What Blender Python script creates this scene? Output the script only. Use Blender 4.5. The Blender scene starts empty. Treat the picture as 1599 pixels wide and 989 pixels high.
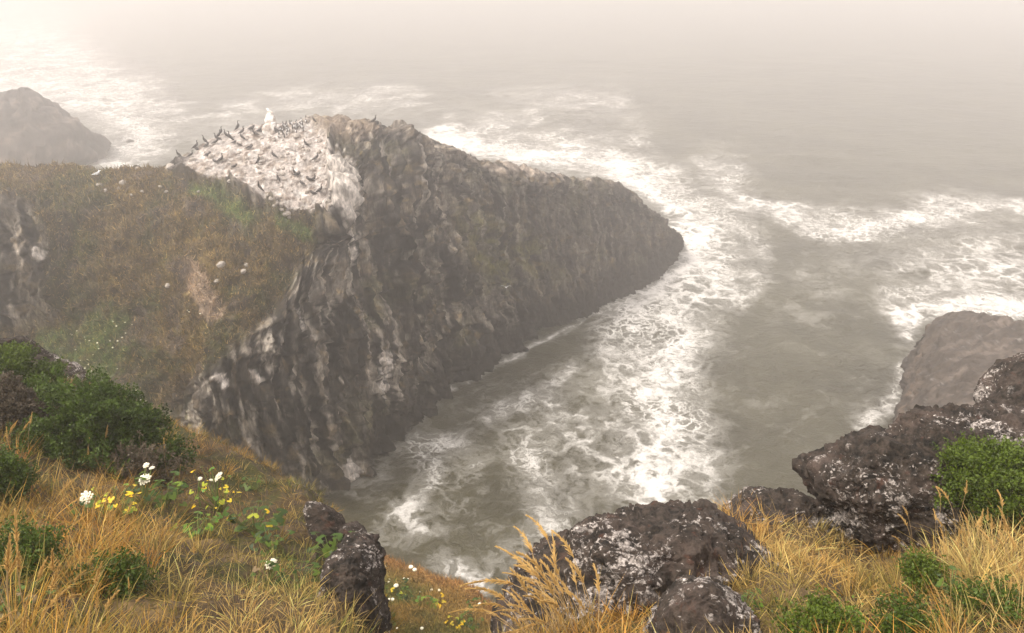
import bpy, bmesh, math, random
import numpy as np
from mathutils import Vector, Matrix
from mathutils.bvhtree import BVHTree

random.seed(7)
rng = np.random.default_rng(7)
SC = bpy.context.scene
COL = SC.collection

# ------------------------------------------------------------------ camera
CAM_Z, PITCH, FPX = 32.0, math.radians(27.0), 1255.0
cam_data = bpy.data.cameras.new('camera')
cam_data.sensor_width = 36.0
cam_data.lens = 36.0 * FPX / 1599.0
cam_data.clip_start, cam_data.clip_end = 0.1, 4000.0
cam = bpy.data.objects.new('camera', cam_data)
COL.objects.link(cam)
cam.location = (0, 0, CAM_Z)
cam.rotation_euler = (math.pi / 2 - PITCH, 0, 0)
SC.camera = cam

# ------------------------------------------------------------------ world: fog-white sky
world = bpy.data.worlds.new('World')
SC.world = world
world.use_nodes = True
wn = world.node_tree
wn.nodes.clear()
sky = wn.nodes.new('ShaderNodeTexSky')
sky.sky_type = 'NISHITA'
sky.sun_disc = False
sky.sun_elevation = math.radians(52)
sky.sun_rotation = math.radians(252)
sky.dust_density = 6.0
veil = wn.nodes.new('ShaderNodeMix')
veil.data_type = 'RGBA'
veil.inputs[0].default_value = 0.86
veil.inputs[7].default_value = (7.5, 7.0, 6.72, 1)
bg = wn.nodes.new('ShaderNodeBackground')
bg.inputs[1].default_value = 0.10
wo = wn.nodes.new('ShaderNodeOutputWorld')
wn.links.new(sky.outputs[0], veil.inputs[6])
wn.links.new(veil.outputs[2], bg.inputs[0])
wn.links.new(bg.outputs[0], wo.inputs[0])

# ------------------------------------------------------------------ veiled sun
sd = bpy.data.lights.new('sun', 'SUN')
sd.energy = 1.5
sd.angle = math.radians(11)
sd.color = (1.0, 0.94, 0.86)
sun = bpy.data.objects.new('sun', sd)
COL.objects.link(sun)
_az, _el = math.radians(252), math.radians(52)
_to = Vector((math.sin(_az) * math.cos(_el), math.cos(_az) * math.cos(_el), math.sin(_el)))
sun.rotation_euler = _to.to_track_quat('Z', 'Y').to_euler()
sun.location = (0, 0, 60)

vs = SC.view_settings
vs.view_transform = 'Standard'
vs.look = 'None'
vs.exposure = 1.5
vs.gamma = 1.0
vs.use_curve_mapping = False
cy = SC.cycles
cy.use_denoising = True
cy.use_adaptive_sampling = True
cy.adaptive_threshold = 0.012
cy.sampling_pattern = 'BLUE_NOISE'
cy.max_bounces = 6
cy.diffuse_bounces = 3
cy.glossy_bounces = 2
cy.transmission_bounces = 3
cy.volume_bounces = 3
cy.transparent_max_bounces = 6

# ------------------------------------------------------------------ pixel <-> place helpers
CP, SP = math.cos(PITCH), math.sin(PITCH)
R_AX = np.array([1.0, 0, 0]); F_AX = np.array([0, CP, -SP]); U_AX = np.array([0, SP, CP])
CAM = np.array([0, 0, CAM_Z])

def ray(px, py):
    return F_AX + R_AX * ((px - 799.5) / FPX) + U_AX * (-(py - 494.5) / FPX)

def at(px, py, t):
    return CAM + ray(px, py) * t

def onz(px, py, z):
    r = ray(px, py)
    return CAM + r * ((z - CAM_Z) / r[2])

def proj(p):
    d = np.asarray(p) - CAM
    t = d @ F_AX
    t = np.where(np.abs(t) < 1e-6, 1e-6, t)
    return 799.5 + FPX * (d @ R_AX) / t, 494.5 - FPX * (d @ U_AX) / t, t

# ------------------------------------------------------------------ noise
_perm = rng.permutation(512).astype(np.int64)
_perm = np.concatenate([_perm, _perm, _perm])
_g = rng.normal(size=(512, 3)); _g /= np.linalg.norm(_g, axis=1)[:, None]
_rv = rng.random((512, 3))

def _hash(i, j, k):
    return _perm[(_perm[(_perm[i & 511] + j) & 511] + k) & 511]

_g32 = np.ascontiguousarray(_g.astype(np.float32))
_gx, _gy, _gz = (np.ascontiguousarray(_g32[:, q]) for q in range(3))
_p32 = _perm[:1024].astype(np.int32)

def _perlin_block(p):
    fl = np.floor(p)
    i = fl.astype(np.int32)
    f = (p - fl).astype(np.float32)
    x, y, z = f[:, 0].copy(), f[:, 1].copy(), f[:, 2].copy()
    ux, uy, uz = (q * q * q * (q * (q * 6 - 15) + 10) for q in (x, y, z))
    out = np.zeros(len(p), np.float32)
    for dx in (0, 1):
        hx = _p32[(i[:, 0] + dx) & 511]
        wx = ux if dx else 1 - ux
        for dy in (0, 1):
            hy = _p32[(hx + i[:, 1] + dy) & 511]
            wxy = wx * (uy if dy else 1 - uy)
            for dz in (0, 1):
                h = _p32[(hy + i[:, 2] + dz) & 511]
                out += wxy * (uz if dz else 1 - uz) * (_gx[h] * (x - dx) + _gy[h] * (y - dy) + _gz[h] * (z - dz))
    return out * 1.5

def perlin(p):
    p = np.asarray(p, float)
    out = np.empty(len(p))
    for k in range(0, len(p), 16384):
        out[k:k + 16384] = _perlin_block(p[k:k + 16384])
    return out

def fbm(p, oct=4, gain=0.5, lac=2.07):
    a, s, o = 1.0, 0.0, 0
    p = np.asarray(p, float)
    for q in range(oct):
        s = s + a * perlin(p + 17.3 * q)
        p = p * lac
        a *= gain
    return s

def ridged(p, oct=4, gain=0.5):
    a, s = 1.0, 0.0
    p = np.asarray(p, float)
    for q in range(oct):
        s = s + a * (1 - 2 * np.abs(perlin(p + 9.1 * q)))
        p = p * 2.1
        a *= gain
    return s

def worley(p):
    p = np.asarray(p, float)
    i = np.floor(p).astype(np.int64)
    f1 = np.full(len(p), 9.0); f2 = f1.copy(); cid = np.zeros(len(p), np.int64)
    for dx in (-1, 0, 1):
        for dy in (-1, 0, 1):
            for dz in (-1, 0, 1):
                h = _hash(i[:, 0] + dx, i[:, 1] + dy, i[:, 2] + dz)
                q = i + np.array([dx, dy, dz]) + _rv[h]
                d = np.sqrt(((q - p) ** 2).sum(1))
                near = d < f1
                f2 = np.where(near, f1, np.minimum(f2, d))
                cid = np.where(near, h, cid)
                f1 = np.where(near, d, f1)
    return f1, f2, cid

def smooth(a, b, x):
    t = np.clip((x - a) / (b - a), 0, 1)
    return t * t * (3 - 2 * t)

# ------------------------------------------------------------------ mesh helpers
def mesh_from(name, V, Fc, mat, cols=None, smoothed=True, attrs=None):
    V = np.ascontiguousarray(V, np.float32); Fc = np.ascontiguousarray(Fc, np.int32)
    n = Fc.shape[1]
    me = bpy.data.meshes.new(name)
    me.vertices.add(len(V)); me.vertices.foreach_set('co', V.ravel())
    me.loops.add(Fc.size); me.loops.foreach_set('vertex_index', Fc.ravel())
    me.polygons.add(len(Fc))
    me.polygons.foreach_set('loop_start', np.arange(0, Fc.size, n, dtype=np.int32))
    if smoothed:
        me.polygons.foreach_set('use_smooth', np.ones(len(Fc), bool))
    if cols is not None:
        a = me.attributes.new('Col', 'FLOAT_COLOR', 'POINT')
        c4 = np.ones((len(V), 4), np.float32); c4[:, :3] = cols
        a.data.foreach_set('color', c4.ravel())
    for k, v in (attrs or {}).items():
        a = me.attributes.new(k, 'FLOAT', 'POINT')
        a.data.foreach_set('value', np.ascontiguousarray(v, np.float32))
    me.materials.append(mat)
    me.update(calc_edges=True)
    me.validate()
    return me

def link(name, me, parent=None, **props):
    o = bpy.data.objects.new(name, me)
    COL.objects.link(o)
    if parent is not None:
        o.parent = parent
    for k, v in props.items():
        if v is not None:
            o[k] = v
    return o

def thing(name, loc, label, category, group=None):
    o = link(name, None, None, label=label, category=category, group=group)
    o.location = loc
    return o

def normals(V, Fc):
    a = V[Fc[:, 1]] - V[Fc[:, 0]]
    b = V[Fc[:, -1]] - V[Fc[:, 0]]
    fn = np.cross(a, b)
    N = np.zeros_like(V)
    for k in range(Fc.shape[1]):
        np.add.at(N, Fc[:, k], fn)
    return N / np.maximum(np.linalg.norm(N, axis=1)[:, None], 1e-9)

def catmull(A, ts):
    """interpolate rows of A (M,...) at params ts in [0,M-1]"""
    M = len(A)
    i = np.clip(np.floor(ts).astype(int), 0, M - 2)
    f = (ts - i).reshape((-1,) + (1,) * (A.ndim - 1))
    p0 = A[np.maximum(i - 1, 0)]; p1 = A[i]; p2 = A[i + 1]; p3 = A[np.minimum(i + 2, M - 1)]
    return 0.5 * (2 * p1 + (p2 - p0) * f + (2 * p0 - 5 * p1 + 4 * p2 - p3) * f ** 2 + (3 * p1 - p0 - 3 * p2 + p3) * f ** 3)

def params(A, n, wts=None):
    d = np.linalg.norm(np.diff(A, axis=0), axis=-1).mean(axis=1)
    if wts is not None:
        d = d * np.asarray(wts)
    c = np.concatenate([[0], np.cumsum(d)])
    return np.interp(np.linspace(0, c[-1], n), c, np.arange(len(c)))

def loft(ctrl, nu, nv, wu=None, wv=None):
    C = np.asarray(ctrl, float)
    tu = params(C, nu, wu)
    tv = params(np.swapaxes(C, 0, 1), nv, wv)
    G = catmull(C, tu)
    G = np.swapaxes(catmull(np.swapaxes(G, 0, 1), tv), 0, 1)
    V = G.reshape(-1, 3)
    ii, jj = np.meshgrid(np.arange(nu - 1), np.arange(nv - 1), indexing='ij')
    a = (ii * nv + jj).ravel()
    Fc = np.stack([a, a + nv, a + nv + 1, a + 1], 1)
    TU = np.repeat(tu, nv); TV = np.tile(tv, nu)
    return V, Fc, TU, TV

def fix_up(V, Fc):
    """orient faces so that they look up on average"""
    N = normals(V, Fc)
    if N[:, 2].mean() < 0:
        Fc = Fc[:, ::-1].copy()
    return Fc

def in_poly(px, py, poly):
    inside = np.zeros(len(px), bool)
    j = len(poly) - 1
    for i in range(len(poly)):
        xi, yi = poly[i]; xj, yj = poly[j]
        c = ((yi > py) != (yj > py)) & (px < (xj - xi) * (py - yi) / (yj - yi + 1e-9) + xi)
        inside ^= c
        j = i
    return inside

def poly_soft(px, py, poly, w):
    """1 inside, 0 outside, ramp of width w pixels about the edge"""
    ins = in_poly(px, py, poly)
    d = np.full(len(px), 1e9)
    for i in range(len(poly)):
        ax, ay = poly[i]; bx, by = poly[(i + 1) % len(poly)]
        vx, vy = bx - ax, by - ay
        t = np.clip(((px - ax) * vx + (py - ay) * vy) / (vx * vx + vy * vy + 1e-9), 0, 1)
        d = np.minimum(d, np.hypot(px - ax - t * vx, py - ay - t * vy))
    s = np.where(ins, d, -d)
    return smooth(-w, w, s)

def line_dist(px, py, pts):
    d = np.full(len(px), 1e9)
    for (ax, ay), (bx, by) in zip(pts[:-1], pts[1:]):
        vx, vy = bx - ax, by - ay
        t = np.clip(((px - ax) * vx + (py - ay) * vy) / (vx * vx + vy * vy + 1e-9), 0, 1)
        d = np.minimum(d, np.hypot(px - ax - t * vx, py - ay - t * vy))
    return d

def mixc(c, col, m):
    return c * (1 - m[:, None]) + np.asarray(col) * m[:, None]

# ------------------------------------------------------------------ materials
def new_mat(name):
    m = bpy.data.materials.new(name)
    m.use_nodes = True
    nt = m.node_tree
    nt.nodes.clear()
    out = nt.nodes.new('ShaderNodeOutputMaterial')
    return m, nt, out

class NT:
    def __init__(self, nt): self.nt = nt
    def n(self, t, **kw):
        x = self.nt.nodes.new(t)
        for k, v in kw.items(): setattr(x, k, v)
        return x
    def l(self, a, b): self.nt.links.new(a, b)
    def val(self, x, sock):
        if hasattr(x, 'is_output'): self.l(x, sock)
        else: sock.default_value = x
    def math(self, op, a, b=0.0, clamp=False):
        x = self.n('ShaderNodeMath', operation=op, use_clamp=clamp)
        self.val(a, x.inputs[0]); self.val(b, x.inputs[1])
        return x.outputs[0]
    def noise(self, vec, scale, detail=4, rough=0.55, dist=0.0, color=False):
        x = self.n('ShaderNodeTexNoise')
        self.l(vec, x.inputs['Vector'])
        x.inputs['Scale'].default_value = scale; x.inputs['Detail'].default_value = detail
        x.inputs['Roughness'].default_value = rough; x.inputs['Distortion'].default_value = dist
        return x.outputs[1 if color else 0]
    def voro(self, vec, scale, feature='DISTANCE_TO_EDGE', out=0):
        x = self.n('ShaderNodeTexVoronoi', feature=feature)
        self.l(vec, x.inputs['Vector']); x.inputs['Scale'].default_value = scale
        return x.outputs['Distance'] if out == 0 else x.outputs[out]
    def ramp(self, f, lo, hi, a=0.0, b=1.0, kind='SMOOTHSTEP'):
        x = self.n('ShaderNodeMapRange', interpolation_type=kind)
        self.val(f, x.inputs[0])
        x.inputs[1].default_value = lo; x.inputs[2].default_value = hi
        x.inputs[3].default_value = a; x.inputs[4].default_value = b
        return x.outputs[0]
    def mix(self, f, a, b, blend='MIX'):
        x = self.n('ShaderNodeMix', data_type='RGBA', blend_type=blend)
        self.val(f, x.inputs[0])
        for s, v in ((x.inputs[6], a), (x.inputs[7], b)):
            if hasattr(v, 'is_output'): self.l(v, s)
            else: s.default_value = tuple(v) + (1,) if len(v) == 3 else v
        return x.outputs[2]
    def vec(self, op, a, b):
        x = self.n('ShaderNodeVectorMath', operation=op)
        self.val(a, x.inputs[0])
        if op == 'SCALE': self.val(b, x.inputs['Scale'])
        else: self.val(b, x.inputs[1])
        return x.outputs[0]
    def bump(self, h, strength, dist, normal=None):
        x = self.n('ShaderNodeBump')
        self.l(h, x.inputs['Height']); x.inputs['Strength'].default_value = strength; x.inputs['Distance'].default_value = dist
        if normal is not None: self.l(normal, x.inputs['Normal'])
        return x.outputs[0]
    def principled(self, col, rough, normal=None, spec=0.3):
        p = self.n('ShaderNodeBsdfPrincipled')
        self.val(col, p.inputs['Base Color']) if hasattr(col, 'is_output') else setattr(p.inputs['Base Color'], 'default_value', tuple(col) + (1,))
        self.val(rough, p.inputs['Roughness'])
        p.inputs['Specular IOR Level'].default_value = spec
        if normal is not None: self.l(normal, p.inputs['Normal'])
        return p.outputs[0]

def mat_ground(name, s1, s2, lo, hi, bump, dist, rough=0.9, stretch=(1, 1, 1), spec=0.15):
    """vertex colour broken up by two scales of noise, with fine relief"""
    m, nt, out = new_mat(name); k = NT(nt)
    geo = k.n('ShaderNodeNewGeometry').outputs['Position']
    pos = k.vec('MULTIPLY', geo, stretch)
    at_ = k.n('ShaderNodeAttribute', attribute_name='Col').outputs['Color']
    n1 = k.noise(pos, s1, 6, 0.65); n2 = k.noise(pos, s2, 5, 0.7)
    f = k.math('MULTIPLY', k.ramp(n1, 0.3, 0.7, lo, hi, 'LINEAR'), k.ramp(n2, 0.3, 0.7, lo, hi, 'LINEAR'))
    col = k.vec('SCALE', at_, f)
    h = k.math('ADD', k.math('MULTIPLY', n1, 0.6), k.math('MULTIPLY', n2, 0.4))
    k.l(k.principled(col, rough, k.bump(h, bump, dist), spec), out.inputs[0])
    return m

def mat_foliage(name, trans=0.3, rough=0.6):
    m, nt, out = new_mat(name); k = NT(nt)
    c = k.n('ShaderNodeAttribute', attribute_name='Col').outputs['Color']
    p = k.principled(c, rough, None, 0.2)
    t = k.n('ShaderNodeBsdfTranslucent'); k.l(c, t.inputs[0])
    mx = k.n('ShaderNodeMixShader'); mx.inputs[0].default_value = trans
    k.l(p, mx.inputs[1]); k.l(t.outputs[0], mx.inputs[2]); k.l(mx.outputs[0], out.inputs[0])
    return m

def mat_flat(name, col, rough=0.7, var=0.25, scale=12.0):
    m, nt, out = new_mat(name); k = NT(nt)
    pos = k.n('ShaderNodeTexCoord').outputs['Object']
    n1 = k.noise(pos, scale, 3, 0.6)
    c = k.vec('SCALE', k.n('ShaderNodeRGB').outputs[0], k.ramp(n1, 0.3, 0.7, 1 - var, 1 + var, 'LINEAR'))
    nt.nodes['RGB'].outputs[0].default_value = tuple(col) + (1,) if 'RGB' in nt.nodes else None
    k.l(k.principled(c, rough, None, 0.2), out.inputs[0])
    return m

def mat_boulder(name):
    m, nt, out = new_mat(name); k = NT(nt)
    pos = k.n('ShaderNodeNewGeometry').outputs['Position']
    n1 = k.noise(pos, 2.2, 6, 0.65); n2 = k.noise(pos, 9.0, 6, 0.7); n3 = k.noise(pos, 45.0, 4, 0.7)
    base = k.mix(k.ramp(n2, 0.36, 0.64), (0.013, 0.011, 0.009), (0.060, 0.046, 0.036))
    base = k.mix(k.ramp(n1, 0.45, 0.72), base, (0.085, 0.062, 0.050))
    rust = k.math('MULTIPLY', k.ramp(k.noise(pos, 6.5, 4, 0.6, 0.4), 0.60, 0.70), 0.55)
    base = k.mix(rust, base, (0.085, 0.036, 0.022))
    # crust lichen: flakes of pale grey and pinkish white
    wpos = k.vec('ADD', pos, k.vec('SCALE', k.noise(pos, 7.0, 3, 0.6, 0, True), 0.10))
    st = k.vec('MULTIPLY', wpos, (0.75, 1.0, 1.6))
    l1 = k.noise(st, 21.0, 5, 0.62); zone = k.noise(pos, 1.7, 4, 0.6)
    lm = k.ramp(k.math('ADD', l1, k.math('MULTIPLY', k.math('SUBTRACT', zone, 0.5), 0.9)), 0.60, 0.66)
    l2 = k.ramp(k.math('ADD', k.noise(wpos, 6.0, 5, 0.7), k.math('MULTIPLY', k.math('SUBTRACT', zone, 0.5), 0.8)), 0.60, 0.68)
    lcol = k.mix(k.ramp(n3, 0.35, 0.65), (0.20, 0.175, 0.155), (0.52, 0.465, 0.42))
    col = k.mix(k.math('MAXIMUM', k.math('MULTIPLY', lm, 0.95), k.math('MULTIPLY', l2, 0.6)), base, lcol)
    col = k.vec('SCALE', col, k.ramp(n3, 0.3, 0.7, 0.6, 1.35, 'LINEAR'))
    h = k.math('ADD', k.math('ADD', k.math('MULTIPLY', n2, 1.0), k.math('MULTIPLY', n3, 0.35)), k.math('MULTIPLY', lm, 0.12))
    k.l(k.principled(col, 0.9, k.bump(h, 1.0, 0.05), 0.2), out.inputs[0])
    return m

def mat_sea():
    m, nt, out = new_mat('sea_water_with_foam'); k = NT(nt)
    pos = k.n('ShaderNodeNewGeometry').outputs['Position']
    fo = k.n('ShaderNodeAttribute', attribute_name='foam').outputs['Fac']
    warp = k.vec('SCALE', k.vec('SUBTRACT', k.noise(pos, 0.45, 4, 0.6, 0, True), (0.5, 0.5, 0.5)), 3.4)
    wp = k.vec('ADD', pos, warp)
    warp2 = k.vec('SCALE', k.vec('SUBTRACT', k.noise(pos, 1.9, 3, 0.6, 0, True), (0.5, 0.5, 0.5)), 0.65)
    wp2 = k.vec('ADD', wp, warp2)
    e1 = k.ramp(k.voro(wp2, 0.46), 0.0, 0.24, 1.0, 0.0)
    e2 = k.ramp(k.voro(wp2, 1.05), 0.0, 0.24, 1.0, 0.0)
    e3 = k.ramp(k.voro(wp2, 2.3), 0.0, 0.26, 0.75, 0.0)
    sel = k.ramp(k.noise(pos, 0.09, 2, 0.5), 0.4, 0.6, 0.35, 0.95)
    lace = k.math('MAXIMUM', k.math('MULTIPLY', e1, k.math('SUBTRACT', 1.3, sel)), k.math('MAXIMUM', k.math('MULTIPLY', e2, sel), k.math('MULTIPLY', e3, k.ramp(k.noise(pos, 0.16, 2, 0.5), 0.42, 0.58))))
    fa = k.noise(wp, 0.22, 7, 0.62); fb = k.noise(wp2, 1.3, 8, 0.68)
    v = k.math('MULTIPLY', fo, 1.15)
    v = k.math('ADD', v, k.math('MULTIPLY', k.math('SUBTRACT', fa, 0.5), 1.1))
    v = k.math('ADD', v, k.math('MULTIPLY', k.math('SUBTRACT', fb, 0.5), 1.15))
    v = k.math('ADD', v, k.math('MULTIPLY', k.math('SUBTRACT', lace, 0.42), k.math('MULTIPLY', k.math('MINIMUM', k.math('MULTIPLY', fo, 3.0), 1.0), 0.52)))
    mask = k.ramp(v, 0.30, 1.12)
    thin = k.math('MULTIPLY', k.ramp(v, 0.12, 0.5), 0.18)
    mask = k.math('MAXIMUM', mask, thin)
    wcol = k.mix(k.ramp(k.noise(wp, 0.11, 5, 0.6), 0.35, 0.65), (0.034, 0.030, 0.014), (0.060, 0.054, 0.028))
    wcol = k.mix(k.ramp(k.noise(k.vec('MULTIPLY', wp2, (1.0, 2.2, 1.0)), 0.8, 6, 0.7), 0.42, 0.75, 0, 0.6), wcol, (0.075, 0.068, 0.047))
    col = k.mix(mask, wcol, (0.66, 0.64, 0.60))
    rip = k.math('ADD', k.math('MULTIPLY', k.noise(k.vec('MULTIPLY', wp, (1, 1.7, 1)), 0.7, 6, 0.6), 1.0), k.math('MULTIPLY', mask, 0.15))
    rough = k.ramp(mask, 0, 1, 0.28, 0.9, 'LINEAR')
    k.l(k.principled(col, rough, k.bump(rip, 0.8, 0.5), 0.28), out.inputs[0])
    return m

M_CLIFF = mat_ground('cliff_rock', 1.9, 6.0, 0.42, 1.6, 1.0, 0.35, 0.92, (1, 1, 0.30))
M_STACK = mat_ground('sea_stack_rock', 0.9, 4.0, 0.65, 1.35, 0.9, 0.25, 0.9, (1, 1, 0.6))
M_SOIL = mat_ground('turf_soil', 3.0, 16.0, 0.6, 1.4, 0.9, 0.06)
M_BENCH = mat_ground('lower_turf', 1.8, 9.0, 0.6, 1.4, 0.9, 0.12)
M_BOULDER = mat_boulder('lichen_rock')
M_GRASS = mat_foliage('grass_blades', 0.35)
M_LEAF = mat_foliage('leaves', 0.25, 0.45)
M_SEA = mat_sea()
M_STEM = mat_flat('dry_stem', (0.36, 0.25, 0.12))
M_TWIG = mat_flat('twig', (0.10, 0.07, 0.05))
M_UMBEL = mat_flat('cream_umbel', (0.80, 0.75, 0.58), 0.8, 0.2, 30)
M_GREENSTEM = mat_flat('green_stem', (0.14, 0.17, 0.05))
M_CORM = mat_flat('dark_plumage', (0.022, 0.019, 0.017), 0.6, 0.3, 8)
M_WHITE = mat_flat('white_plumage', (0.82, 0.82, 0.81), 0.7, 0.08, 8)
M_BILL = mat_flat('yellow_bill', (0.6, 0.35, 0.06), 0.5)
M_GREYW = mat_flat('grey_wing', (0.36, 0.37, 0.39), 0.7, 0.1)
M_STONE = mat_flat('pale_stone', (0.34, 0.30, 0.26), 0.9, 0.35, 5)

# ================================================================== SEA
def grid_axis(lo, a, b, hi, step):
    dense = np.arange(a, b + step, step)
    left = a - np.geomspace(step, a - lo, 34)[::-1] if a > lo else np.array([])
    right = dense[-1] + np.geomspace(step, hi - dense[-1], 34)
    return np.concatenate([left, dense, right])

FOAM = [  # (polyline px, width px, density)
    ([(690, 215), (760, 228), (840, 243), (930, 256), (1000, 280), (1062, 325), (1092, 385), (1078, 425), (1050, 450)], 28, 0.78),
    ([(1000, 270), (1070, 300), (1115, 350), (1118, 410), (1090, 450)], 38, 0.60),
    ([(800, 225), (900, 230), (980, 240)], 30, 0.55),
    ([(1040, 450), (985, 490), (1000, 545)], 54, 0.62),
    ([(1080, 440), (1055, 520), (1040, 600), (1035, 680), (1030, 745)], 78, 0.66),
    ([(960, 500), (945, 560), (985, 640), (960, 710), (1000, 760)], 55, 0.50),
    ([(1085, 640), (1100, 700), (1110, 750)], 45, 0.50),
    ([(1110, 262), (1145, 275), (1140, 340), (1135, 420)], 30, 0.45),
    ([(1165, 345), (1170, 420), (1150, 480)], 28, 0.42),
    ([(1150, 325), (1215, 330), (1290, 352), (1350, 352), (1420, 340), (1500, 322), (1620, 322)], 20, 0.62),
    ([(1270, 340), (1420, 365), (1560, 350)], 22, 0.30),
    ([(1390, 410), (1470, 400), (1600, 380)], 36, 0.36),
    ([(1400, 470), (1480, 440), (1620, 430)], 40, 0.50),
    ([(1410, 505), (1450, 482), (1520, 470), (1620, 490)], 22, 0.75),
    ([(1435, 545), (1410, 580), (1395, 625), (1350, 662)], 16, 0.55),
    ([(1345, 660), (1360, 655)], 14, 0.75),
    ([(640, 658), (740, 590), (850, 524), (945, 482)], 6, 0.60),
    ([(525, 760), (585, 700), (640, 658)], 5, 0.30),
    ([(700, 690), (655, 700), (640, 750), (625, 800), (655, 828)], 24, 0.50),
    ([(690, 700), (740, 690), (700, 760)], 34, 0.26),
    ([(880, 570), (850, 620), (790, 640), (760, 660)], 20, 0.48),
    ([(850, 630), (850, 680), (900, 690)], 32, 0.42),
    ([(810, 700), (840, 760), (830, 800), (860, 840)], 42, 0.46),
    ([(900, 640), (900, 720), (880, 770)], 46, 0.36),
    ([(880, 790), (830, 850), (850, 880)], 36, 0.34),
    ([(690, 880), (730, 905), (770, 920)], 18, 0.46),
    ([(540, 700), (580, 745), (560, 770)], 20, 0.26),
    ([(780, 880), (860, 900)], 30, 0.26),
    ([(-150, 130), (40, 142), (160, 150), (225, 190), (185, 250), (200, 290)], 44, 0.62),
    ([(230, 150), (265, 185), (230, 240)], 30, 0.45),
    ([(-100, 60), (60, 60), (150, 110)], 46, 0.55),
    ([(-50, 95), (110, 100), (200, 150)], 40, 0.55),
    ([(280, 190), (350, 178), (450, 160), (560, 150), (650, 158)], 22, 0.42),
    ([(300, 215), (400, 180), (520, 185), (640, 170)], 22, 0.30),
    ([(720, 200), (780, 190), (860, 165), (960, 160)], 26, 0.42),
    ([(780, 150), (880, 150), (1000, 190)], 18, 0.30),
    ([(1230, 420), (1300, 450), (1340, 430)], 36, 0.22),
    ([(560, 760), (640, 720), (740, 660), (820, 620)], 55, 0.20),
    ([(600, 830), (720, 800), (820, 760)], 55, 0.22),
    ([(1180, 500), (1300, 470), (1400, 440)], 45, 0.15),
    ([(1180, 600), (1280, 650), (1340, 600)], 60, 0.10),
]

def build_sea():
    xs = grid_axis(-1500, -105, 105, 1500, 0.62)
    ys = grid_axis(-300, 14, 190, 2600, 0.62)
    X, Y = np.meshgrid(xs, ys, indexing='ij')
    V = np.stack([X.ravel(), Y.ravel(), np.zeros(X.size)], 1)
    amp = np.exp(-np.abs(V[:, 1] - 60) / 250)
    V[:, 2] = amp * (0.30 * perlin(V * [0.09, 0.16, 1] + [3.3, 1.7, 0.5]) + 0.16 * fbm(V * [0.33, 0.5, 1] + 0.37, 3))
    px, py, t = proj(V)
    foam = np.zeros(len(V))
    ok = (t > 5) & (px > -500) & (px < 2100) & (py > -80) & (py < 1300)
    fx, fy = px[ok].copy(), py[ok].copy()
    wv_ = V[ok] * [1, 1, 0]
    fx += 34 * fbm(wv_ * .10 + 3.3, 4, .6); fy += 20 * fbm(wv_ * .10 + 13.3, 4, .6)
    f = np.zeros(len(fx))
    for pts, w, d in FOAM:
        dd = line_dist(fx, fy, pts)
        f = np.maximum(f, d * np.exp(-(dd / w) ** 2 * 0.9))
    foam[ok] = f
    nx, ny = len(xs), len(ys)
    ii, jj = np.meshgrid(np.arange(nx - 1), np.arange(ny - 1), indexing='ij')
    a = (ii * ny + jj).ravel()
    Fc = fix_up(V, np.stack([a, a + ny, a + ny + 1, a + 1], 1))
    me = mesh_from('sea', V, Fc, M_SEA, attrs={'foam': foam})
    link('sea', me, kind='structure', label='grey-green sea laced with white foam')
build_sea()

# ================================================================== HEADLAND
HC = [
    [(-420, 780, 3), (-420, 640, 7), (-420, 510, 10.5), (-420, 390, 14), (-420, 330, 16), (-420, 262, 17.6)],
    [(-150, 760, 3), (-150, 620, 7), (-150, 500, 10.5), (-150, 390, 14), (-150, 330, 16), (-150, 264, 17.5)],
    [(0, 760, 3), (0, 620, 7), (0, 500, 10.2), (0, 395, 14), (0, 330, 16), (0, 264, 17.5)],
    [(110, 780, 2.5), (110, 640, 6.5), (110, 520, 9.5), (110, 420, 13), (110, 340, 15.5), (110, 270, 17.3)],
    [(230, 800, 1), (225, 680, 5.5), (220, 560, 9), (220, 440, 12.8), (222, 340, 15.6), (225, 268, 17.4)],
    [(330, 840, -1.5), (310, 720, 4.5), (300, 620, 8), (300, 480, 12.2), (285, 350, 15.5), (290, 246, 18.0)],
    [(420, 830, -1.5), (385, 720, 4), (350, 600, 9.2), (370, 470, 12.6), (365, 340, 15.7), (345, 214, 18.7)],
    [(500, 792, -0.6), (462, 680, 4.5), (430, 545, 10), (455, 430, 13.0), (455, 335, 15.7), (425, 200, 19.1)],
    [(545, 742, -0.6), (520, 620, 5), (500, 470, 11.2), (508, 375, 14.2), (515, 325, 16.0), (500, 190, 19.3)],
    [(610, 684, -0.6), (590, 570, 5), (568, 440, 10.8), (552, 330, 15), (540, 240, 18), (562, 194, 19.2)],
    [(700, 616, -0.6), (680, 520, 4.7), (660, 420, 9.5), (645, 330, 13.4), (635, 240, 17.0), (640, 207, 18)],
    [(800, 548, -0.6), (780, 470, 4), (765, 395, 8), (755, 330, 11.2), (745, 278, 13.8), (750, 250, 15)],
    [(900, 503, -0.6), (885, 430, 3.8), (875, 370, 7.2), (870, 330, 9.6), (868, 297, 11.5), (875, 275, 12.4)],
    [(985, 466, -0.6), (975, 400, 3.2), (970, 350, 6), (965, 322, 7.6), (965, 302, 8.9), (968, 288, 9.5)],
    [(1036, 434, -0.6), (1034, 396, 2), (1028, 365, 3.8), (1020, 345, 5), (1014, 332, 5.9), (1010, 326, 6.2)],
    [(1056, 400, -0.6), (1060, 388, 0.9), (1060, 378, 1.8), (1056, 370, 2.5), (1050, 365, 3.0), (1046, 362, 3.2)],
    [(1058, 398, -1.6), (1062, 392, -1.6), (1066, 388, -1.6), (1066, 385, -1.6), (1064, 383, -1.6), (1062, 381, -1.6)],
]

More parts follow.
